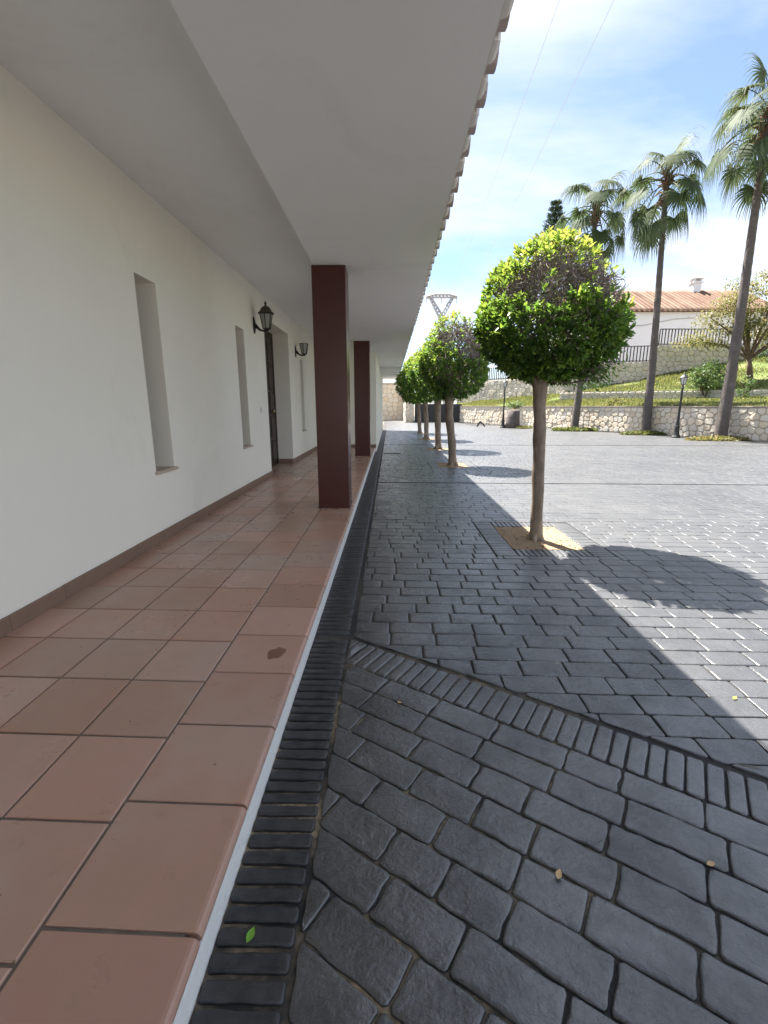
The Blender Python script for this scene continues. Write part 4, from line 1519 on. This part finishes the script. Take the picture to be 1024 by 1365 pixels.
# ------------------------------------------------------------------ street lamps
def street_lamp(base, H, label):
    x, y, z = base
    o = empty('street_lamp', base)
    tag(o, label, 'street lamp', 'black street lamps along the stone wall')
    MB().lathe(base, [(.17, -.02), (.17, .05), (.14, .09), (.10, .22), (.085, .42), (.095, .45), (.075, .50), (.055, .70), (.045, 1.0), (.038, H-.62), (.055, H-.60), (.055, H-.56), (.034, H-.53), (.034, H-.47)], 12).build('post', M['black_metal'], o)
    zb = z+H-.47
    fr = MB().lathe((x, y, zb), [(.03, 0), (.075, .02), (.085, .035)], 6)
    for k in range(6):
        t = k*math.pi/3
        fr.tube([(x+.08*math.cos(t), y+.08*math.sin(t), zb+.03), (x+.135*math.cos(t), y+.135*math.sin(t), zb+.29)], .010, 5)
    fr.build('lamp_frame', M['black_metal'], o)
    MB().lathe((x, y, zb+.036), [(.072, 0), (.125, .25)], 6).build('lamp_glass', glass_lamp, o)
    MB().lathe((x, y, zb+.287), [(.15, 0), (.165, .012), (.12, .06), (.07, .11), (.03, .135), (.02, .16), (.028, .175), (.004, .20)], 12).build('lamp_cap', M['black_metal'], o)
    return o
glass_lamp = glass_mat('street_lamp_glass', (0.62, 0.62, 0.60), 0.3)
street_lamp((11.62, 18.9, 0), 2.52, 'black street lamp standing between the two right-hand palms')
street_lamp((6.6, 27.2, 0), 2.75, 'more distant black street lamp beside the cut palm stump')

# small bent bracket on the paving by the wall
br = MB().tube([(5.42, 28.9, -.01), (5.50, 28.9, .17), (5.60, 28.9, .30), (5.68, 28.9, .31)], [.05, .05, .05, .05], 6).tube([(5.62, 28.88, .29), (5.80, 28.88, .14), (5.90, 28.88, -.005)], [.045, .045, .04], 6)
bo = br.build('metal_bracket', M['black_metal'])
tag(bo, 'small bent black metal bracket on the ground near the gate end of the stone wall', 'bracket')

# ------------------------------------------------------------------ gate
ga = empty('metal_gate', (1.9, 35.9, 0))
tag(ga, 'low black sheet metal gate closing the far end of the court', 'gate')
for x0, x1 in ((1.90, 3.68), (3.70, 5.48)):
    lf = MB().box(x0+.04, x1-.04, 35.88, 35.92, .06, 1.34).build('gate_leaf', M['gate'], ga)
    fr = MB().box(x0, x0+.04, 35.86, 35.94, .02, 1.40).box(x1-.04, x1, 35.86, 35.94, .02, 1.40).box(x0+.04, x1-.04, 35.86, 35.94, 1.34, 1.40).box(x0+.04, x1-.04, 35.86, 35.94, .02, .06)
    fr.build('gate_frame', M['gate'], lf)
    nb = 12
    bars = MB()
    for k in range(1, nb):
        xx = x0+.04+(x1-x0-.08)*k/nb
        bars.box(xx-.012, xx+.012, 35.865, 35.88, .06, 1.34)
    bars.build('gate_rib', M['gate'], lf)

# ------------------------------------------------------------------ railings on the upper wall
def railing(u0, u1, z, label):
    p0 = upath.at(u0, -.2)
    o = empty('railing', (p0.x, p0.y, z))
    tag(o, label, 'railing', 'black railings stepping up the stone wall')
    def bar(ua, ub, za, zb, name, w=.028):
        a_, b_ = upath.at(ua, -.2), upath.at(ub, -.2)
        MB().tube([(a_.x, a_.y, za), (b_.x, b_.y, zb)], w, 4).build(name, M['black_metal'], o)
    bar(u0, u1, z+.95, z+.95, 'top_rail', .03)
    bar(u0, u1, z+.07, z+.07, 'bottom_rail', .03)
    n = int((u1-u0)/.19)
    me = None
    for k in range(n+1):
        u = u0+(u1-u0)*k/n
        a_ = upath.at(u, -.2)
        if me is None:
            me = MB().tube([(0, 0, 0.0), (0, 0, .95)], .036, 4)
            me = mesh('baluster', me.v, me.f)
        link('baluster', me, M['black_metal'], o, (a_.x-p0.x, a_.y-p0.y, 0))
railing(.1, UX[1][0]-.1, 3.21, 'black railing lowest on the stepped wall, seen behind the nearest clipped tree')
railing(UX[1][0]+.1, UX[2][0]-.1, 3.96, 'black railing between the nearest clipped tree and the middle palm')
railing(UX[2][0]+.1, UX[3][0]-.1, 4.93, 'black railing between the two right-hand palms, under the white house')
railing(UX[3][0]+.1, UX[3][0]+5.0, 6.01, 'black railing highest on the stepped wall at the right photo edge')

# ------------------------------------------------------------------ house on the slope
fh = empty('hillside_house', (22, 36, 3))
tag(fh, 'low white house with terracotta tiled roof and chimney above the railings', 'house')
EX0, EX1, EY0, EY1, EZ = 13.9, 28.5, 36.0, 45.0, 7.95
MB().box(EX0, EX1, EY0, EY1, 2.5, EZ).build('wall', M['far_plaster'], fh)
RZ = 10.35; YR = 40.5
M['roof_channel'] = plain('roof_channel', (0.12, 0.068, 0.045), 0.9, 0.2, var=0.3, scale=2)
r_ = MB().add([(EX0-.2,EY0-.35,EZ-.02),(EX1+.2,EY0-.35,EZ-.02),(EX1+.2,YR,RZ),(EX0-.2,YR,RZ),(EX1+.2,EY1+.3,EZ-.02),(EX0-.2,EY1+.3,EZ-.02)],
              [(0,1,2,3),(3,2,4,5),(1,4,2),(0,3,5),(0,5,4,1)]).build('roof', M['roof_channel'], fh)
sl_ = Vector((0, YR-EY0+.35, RZ-EZ+.02)); sll = sl_.length; sd = sl_.normalized(); sn = Vector((0, -sd.z, sd.y))
def barrel(seed):
    """one cover tile, tapering, lying on the slope"""
    v = []; f = []
    for t, rd_ in ((0, .125), (.92, .105)):
        for k in range(6):
            th = math.pi*k/5
            p = sd*t + sn*(math.sin(th)*rd_*.85+.0) + Vector((math.cos(th)*rd_, 0, 0))
            v.append(tuple(p))
    for k in range(5): f.append((k+1, k, 6+k, 7+k))
    f.append(tuple(range(6)))
    return v, f
pitch = .37
def barrel_column(x):
    """one column of overlapping cover tiles running up the slope"""
    v = []; f = []
    n = 7
    k6 = 6
    jit = random.uniform(-.012, .012)
    for r in range(n):
        for t, rd_ in ((r/n, .110), ((r+1)/n-.004, .098)):
            for k in range(k6):
                th = math.pi*k/(k6-1)
                p = Vector((x+jit, EY0-.35, EZ-.02)) + sd*(t*sll) + sn*(math.sin(th)*rd_*.95+.012) + Vector((math.cos(th)*rd_, 0, 0))
                v.append(tuple(p))
    for r in range(2*n-1):
        for k in range(k6-1):
            a0 = r*k6+k
            f.append((a0+1, a0, a0+k6, a0+k6+1))
    f.append(tuple(range(k6)))
    return v, f
for i in range(int((EX1-EX0+.3)/pitch)):
    MB().add(*barrel_column(EX0-.1+i*pitch)).build('roof_tile_row', M['roof_tile'], r_, True)
ca = MB().box(24.3, 24.92, 40.0, 40.6, 9.9, 10.85)
ch = ca.build('chimney', M['far_plaster'], r_)
MB().box(24.22, 25.0, 39.92, 40.68, 10.85, 10.95).box(24.3, 24.42, 40.0, 40.6, 10.95, 11.15).box(24.80, 24.92, 40.0, 40.6, 10.95, 11.15).lathe((24.61, 40.3, 11.15), [(.52, 0), (.52, .06), (.40, .2), (.2, .3), (.02, .35)], 12).build('chimney_cap', M['far_plaster'], fh)
MB().tube([(15.0, 35.97, 7.1), (18.5, 35.96, 7.0), (20.8, 35.97, 7.45), (24, 35.97, 7.6)], .03, 5).build('wall_cable', M['cable'], fh)

# ------------------------------------------------------------------ vegetation on the slope
def spray_tree(base, H, limbs, nleaf, leaf, mat, bark, seed, name, label, cat, r0=.14, flat=.35, spread=.5, group=None):
    rng = random.Random(seed); rs = np.random.RandomState(seed)
    b = Vector(base)
    o = empty(name, base); tag(o, label, cat, group)
    tr = MB(); tips = []
    fork = b + Vector(limbs[0])
    tr.tube([b-Vector((0, 0, .3)), b.lerp(fork, .5)+Vector((rng.uniform(-.06, .06), 0, 0)), fork], [r0*1.2, r0, r0*.8], 9)
    for e in limbs[1:]:
        E = b + Vector(e)
        m = fork.lerp(E, .5)+Vector((rng.uniform(-.2, .2), rng.uniform(-.2, .2), rng.uniform(.0, .25)))
        tr.tube([fork, m, E], [r0*.6, r0*.4, r0*.12], 7)
        tips.append((E, 1.0)); tips.append((m, .7)); tips.append((m.lerp(E, .6), .9))
        for k in range(4):
            s_ = m.lerp(E, rng.uniform(0, 1))
            e2 = s_ + Vector((rng.uniform(-1, 1), rng.uniform(-1, 1), rng.uniform(-.1, .6)))*spread*1.4
            tr.tube([s_, s_.lerp(e2, .5)+Vector((0, 0, .06)), e2], [r0*.22, r0*.14, r0*.05], 5)
            tips.append((e2, .8))
    t_ = tr.build('trunk', bark, o, True)
    P = []; 
    for k in range(nleaf):
        c, s_ = tips[rng.randrange(len(tips))]
        P.append((c.x+rng.gauss(0, spread)*s_, c.y+rng.gauss(0, spread)*s_, c.z+rng.gauss(0, spread*flat)*s_))
    P = np.array(P); n = len(P)
    D = rs.normal(size=(n, 3))+np.array([0, 0, -.15])
    L = leaf*rs.uniform(.6, 1.2, n)
    leaf_cloud('crown', P, D, L, L*.45, .5+rs.normal(size=n)*.25, mat, o, seed)
    return o
spray_tree((19.3, 25.6, 2.7), 5, [(-.3, 0, 1.0), (-2.5, .3, 3.1), (-1.7, -.4, 3.9), (-.6, .2, 4.7), (-.9, -.4, 2.7), (.8, .3, 5.2), (1.8, 0, 4.2), (2.8, -.3, 3.3), (-2.9, .2, 1.9), (1.4, .2, 2.4)],
           9500, .16, M['sparse_leaf'], M['tree_bark'], 51, 'sparse_tree', 'spreading tree with thin yellowish foliage behind the rightmost palm', 'tree', .13, .32, .46)
def shrub(base, rx, rz, n, leaf, mat, seed, name, label, cat, group=None, tones=.45):
    rng = random.Random(seed); rs = np.random.RandomState(seed)
    o = empty(name, base); tag(o, label, cat, group)
    b = Vector(base); st_ = MB()
    for k in range(7):
        t = rng.uniform(0, 6.28)
        e = b + Vector((math.cos(t)*rx*.6, math.sin(t)*rx*.6, rz*rng.uniform(.9, 1.5)))
        st_.tube([b-Vector((0, 0, .1)), b.lerp(e, .5)+Vector((0, 0, .1*rz)), e], [.05*rx, .035*rx, .01*rx], 5)
    st_.build('stem', M['tree_bark'], o)
    nc = max(8, n//60)
    dv = unit(rs, nc)
    C = np.array([b.x, b.y, b.z+rz*.95]) + dv*np.array([rx, rx, rz])*rs.uniform(.35, .98, nc)[:, None]
    P = np.repeat(C, n//nc, 0); P = P + rs.normal(size=P.shape)*rx*.14
    D = rs.normal(size=P.shape)+np.array([0, 0, .35])
    L = leaf*rs.uniform(.6, 1.2, len(P))
    leaf_cloud('foliage', P, D, L, L*.42, tones+rs.normal(size=len(P))*.22, mat, o, seed)
    return o
shrub((16.3, 24.6, 1.75), .98, .98, 3000, .13, M['shrub_leaf'], 61, 'shrub', 'large round green shrub on the slope behind the near street lamp', 'shrub')
shrub((16.9, 22.6, 1.6), .38, .62, 700, .10, M['shrub_leaf'], 62, 'shrub', 'small thin young shrub just right of the rightmost palm trunk', 'shrub')
shrub((11.3, 23.6, 1.25), .42, .26, 700, .10, M['grass'], 63, 'shrub', 'low yellow-green bush on the lower grass left of the middle palm', 'shrub', tones=.55)
shrub((12.9, 29.6, 2.1), .75, .40, 900, .12, M['shrub_leaf'], 64, 'shrub', 'dark low bush at the foot of the upper wall behind the nearest clipped tree', 'shrub', tones=.2)
shrub((7.9, 29.6, 1.2), .75, .16, 700, .10, M['shrub_leaf'], 65, 'shrub', 'flat grey-green ground shrub behind the distant street lamp', 'shrub', tones=.6)
shrub((22.6, 28.6, 4.0), .8, .5, 900, .13, M['shrub_leaf'], 66, 'shrub', 'dark bush below the highest railing at the right photo edge', 'shrub', tones=.1)

# grass on the slope
rs = np.random.RandomState(5)
P = []; Lg = []
for k in range(52000):
    j = rs.rand()*(ND*4-1); j0 = int(j); u = j-j0; t = rs.rand()
    if 0.485 < t < 0.515: continue
    A0, A1 = terr(j0, t), terr(min(j0+1, len(SL)-1), t)
    p = [A0[i]+(A1[i]-A0[i])*u for i in range(3)]
    d = noise.noise(Vector((p[0]*.45, p[1]*.45, 7)))
    if d < -0.28 and rs.rand() < .75: continue
    P.append(p); Lg.append(0.11+0.08*d+0.05*rs.rand())
P = np.array(P); Lg = np.array(Lg)
Dg = rs.normal(size=P.shape)*.38+np.array([0, 0, 1.0])
leaf_cloud('grass', P, Dg, Lg, Lg*.30, .45+rs.normal(size=len(P))*.25, M['grass'], None, 77, kind='stuff')
# weeds at the palm feet
def weeds(name, cx, cy, rx, ry, n, leaf, mat, seed, tones):
    rs = np.random.RandomState(seed)
    r = np.sqrt(rs.rand(n)); t = rs.rand(n)*6.283
    P = np.stack([cx+rx*r*np.cos(t), cy+ry*r*np.sin(t), np.full(n, .0)+rs.rand(n)*.14*(1-r*.7)], 1)
    D = rs.normal(size=(n, 3))*.7+np.array([0, 0, .7])
    L = leaf*rs.uniform(.6, 1.2, n)
    leaf_cloud(name, P, D, L, L*.5, tones+rs.normal(size=n)*.2, mat, None, seed, kind='stuff')
weeds('weeds', 9.5, 23.95, 1.15, .5, 1500, .15, M['weed'], 81, .30)
weeds('weeds', 11.5, 20.8, 1.15, .45, 1500, .13, M['weed'], 82, .38)
weeds('dry_grass', 12.35, 17.4, 1.25, .42, 1500, .12, M['weed'], 83, .75)
weeds('weeds', 7.7, 26.6, .5, .3, 500, .11, M['weed'], 84, .6)

# conifer far behind
cf = empty('conifer_tree', (14.6, 45.5, 3))
tag(cf, 'dark conifer whose tip shows between the nearest clipped tree and a palm crown', 'tree')
MB().tube([(14.6, 45.5, 2.8), (14.6, 45.5, 10), (14.6, 45.5, 18.8)], [.3, .2, .03], 8).build('trunk', M['tree_bark'], cf, True)
rs = np.random.RandomState(9); P = []; D = []
for wz in np.arange(8.0, 18.8, .48):
    R0 = 0.25 + (18.8-wz)*.30
    R0 = min(R0, 2.6)
    for k in range(7):
        t = 6.283*k/7 + wz
        for s_ in np.linspace(.1, 1, 22):
            for q in range(5):
                P.append((14.6+math.cos(t)*R0*s_+rs.normal()*.05, 45.5+math.sin(t)*R0*s_+rs.normal()*.05, wz+.38*s_*R0*.5+rs.normal()*.05))
                D.append((math.cos(t)*.5+rs.normal()*.5, math.sin(t)*.5+rs.normal()*.5, .6+rs.normal()*.3))
P = np.array(P); D = np.array(D)
leaf_cloud('crown', P, D, np.full(len(P), .24), np.full(len(P), .06), .4+rs.normal(size=len(P))*.3, M['pine_leaf'], cf, 9)

# ------------------------------------------------------------------ pylon and cables
py = empty('power_pylon', (15.6, 150, 0))
tag(py, 'distant grey lattice power pylon with a Y-shaped head above the clipped trees', 'pylon')
px, pyy = 15.6, 150.0
lat = MB()
def lattice(p0, p1, w0, w1, n):
    p0, p1 = Vector(p0), Vector(p1)
    d = (p1-p0).normalized(); a_ = Vector((0, 1, 0)); b_ = d.cross(a_).normalized()
    prev = None
    for i in range(n+1):
        t = i/n; c = p0.lerp(p1, t); w_ = lerp(w0, w1, t)/2
        cs = [c+a_*w_+b_*w_, c+a_*w_-b_*w_, c-a_*w_-b_*w_, c-a_*w_+b_*w_]
        if prev:
            for k in range(4):
                lat.tube([prev[k], cs[k]], .22, 4)
                lat.tube([prev[k], cs[(k+1) % 4]], .13, 4)
        prev = cs
lattice((px, pyy, 0), (px, pyy, 27.8), 3.6, 1.3, 9)
lattice((px, pyy, 27.8), (px-3.4, pyy, 33.3), 1.2, .5, 6)
lattice((px, pyy, 27.8), (px+3.4, pyy, 33.3), 1.2, .5, 6)
lattice((px-4.7, pyy, 33.4), (px-2.2, pyy, 33.8), .4, .8, 3)
lattice((px-2.2, pyy, 33.8), (px+2.2, pyy, 33.8), .8, .8, 4)
lattice((px+2.2, pyy, 33.8), (px+4.7, pyy, 33.4), .8, .4, 3)
lat.build('lattice', M['steel'], py)
ins = MB()
for dx_ in (-4.6, 0, 4.6):
    ins.tube([(px+dx_, pyy, 33.2), (px+dx_, pyy, 31.6)], .10, 6)
ins.build('insulator', M['steel'], py)
def cable(p0, p1, sag, label):
    p0, p1 = Vector(p0), Vector(p1)
    pts = []
    for i in range(41):
        t = i/40
        p = p0.lerp(p1, t); p.z -= sag*4*t*(1-t)
        pts.append(p)
    o = MB().tube(pts, .017, 5).build('power_cable', M['cable'])
    tag(o, label, 'cable', 'power cables crossing the sky from the pylon')
cable((px+.0, 150, 31.6), (6.4, -50, 31.0), 6.0, 'left thin power cable crossing the sky from the pylon, closer to the eaves')
cable((px+4.6, 150, 31.6), (8.8, -50, 31.0), 6.0, 'right thin power cable crossing the sky from the pylon, farther from the eaves')

# ------------------------------------------------------------------ small things on the ground
dg = empty('drain_grate', (0.07, 12.45, 0))
tag(dg, 'narrow dark drain grate set in the paving close to the house front', 'drain')
fr = MB().box(-.16, .30, 12.36, 12.385, -.01, .006).box(-.16, .30, 12.515, 12.54, -.01, .006).box(-.16, -.135, 12.385, 12.515, -.01, .006).box(.275, .30, 12.385, 12.515, -.01, .006)
fr.build('grate_frame', M['black_metal'], dg)
sl2 = MB()
for k in range(12):
    xx = -.13+k*.034
    sl2.box(xx, xx+.016, 12.386, 12.514, -.008, .004)
sl2.build('grate_bar', M['black_metal'], dg)

def fallen_leaf(x, y, z, L, rot, mat, label, curl=.25):
    v = []; f = []
    n = 6
    for i in range(n+1):
        t = i/n
        w_ = L*.28*math.sin(math.pi*min(1, t*1.02))**.8 if 0 < t < 1 else .0006
        zc = curl*L*(t-.5)**2*1.2
        for s_, up_ in ((-1, .12), (0, 0), (1, .15)):
            v.append(((t-.5)*L, s_*w_, zc+up_*w_*2*abs(s_)+.001))
    for i in range(n):
        for k in range(2):
            q = i*3+k
            f.append((q, q+3, q+4, q+1))
    o = link('fallen_leaf', mesh('fallen_leaf', v, f, True), mat, None, (x, y, z))
    o.rotation_euler = (R(4), R(-5), rot)
    tag(o, label, 'leaf', 'fallen leaves on the paving')
fallen_leaf(-0.335, 0.842, 0.006, .034, R(75), M['leaf_green'], 'small green leaf lying on the dark brick border beside the white kerb edge')
fallen_leaf(0.467, 1.00, 0.006, .030, R(60), M['leaf_tan'], 'tan leaf lying on the near dark pavers, left of the other tan leaf')
fallen_leaf(0.905, 1.035, 0.006, .026, R(10), M['leaf_tan'], 'tan curled leaf on the near pavers toward the right photo edge')
fallen_leaf(1.522, 1.79, 0.006, .026, R(30), M['leaf_yellow'], 'yellow leaf lying in the sunlit strip of paving', .15)
fallen_leaf(0.045, 1.74, 0.006, .022, R(-30), M['leaf_tan'], 'orange-tan crumb of leaf just below the diagonal brick band')
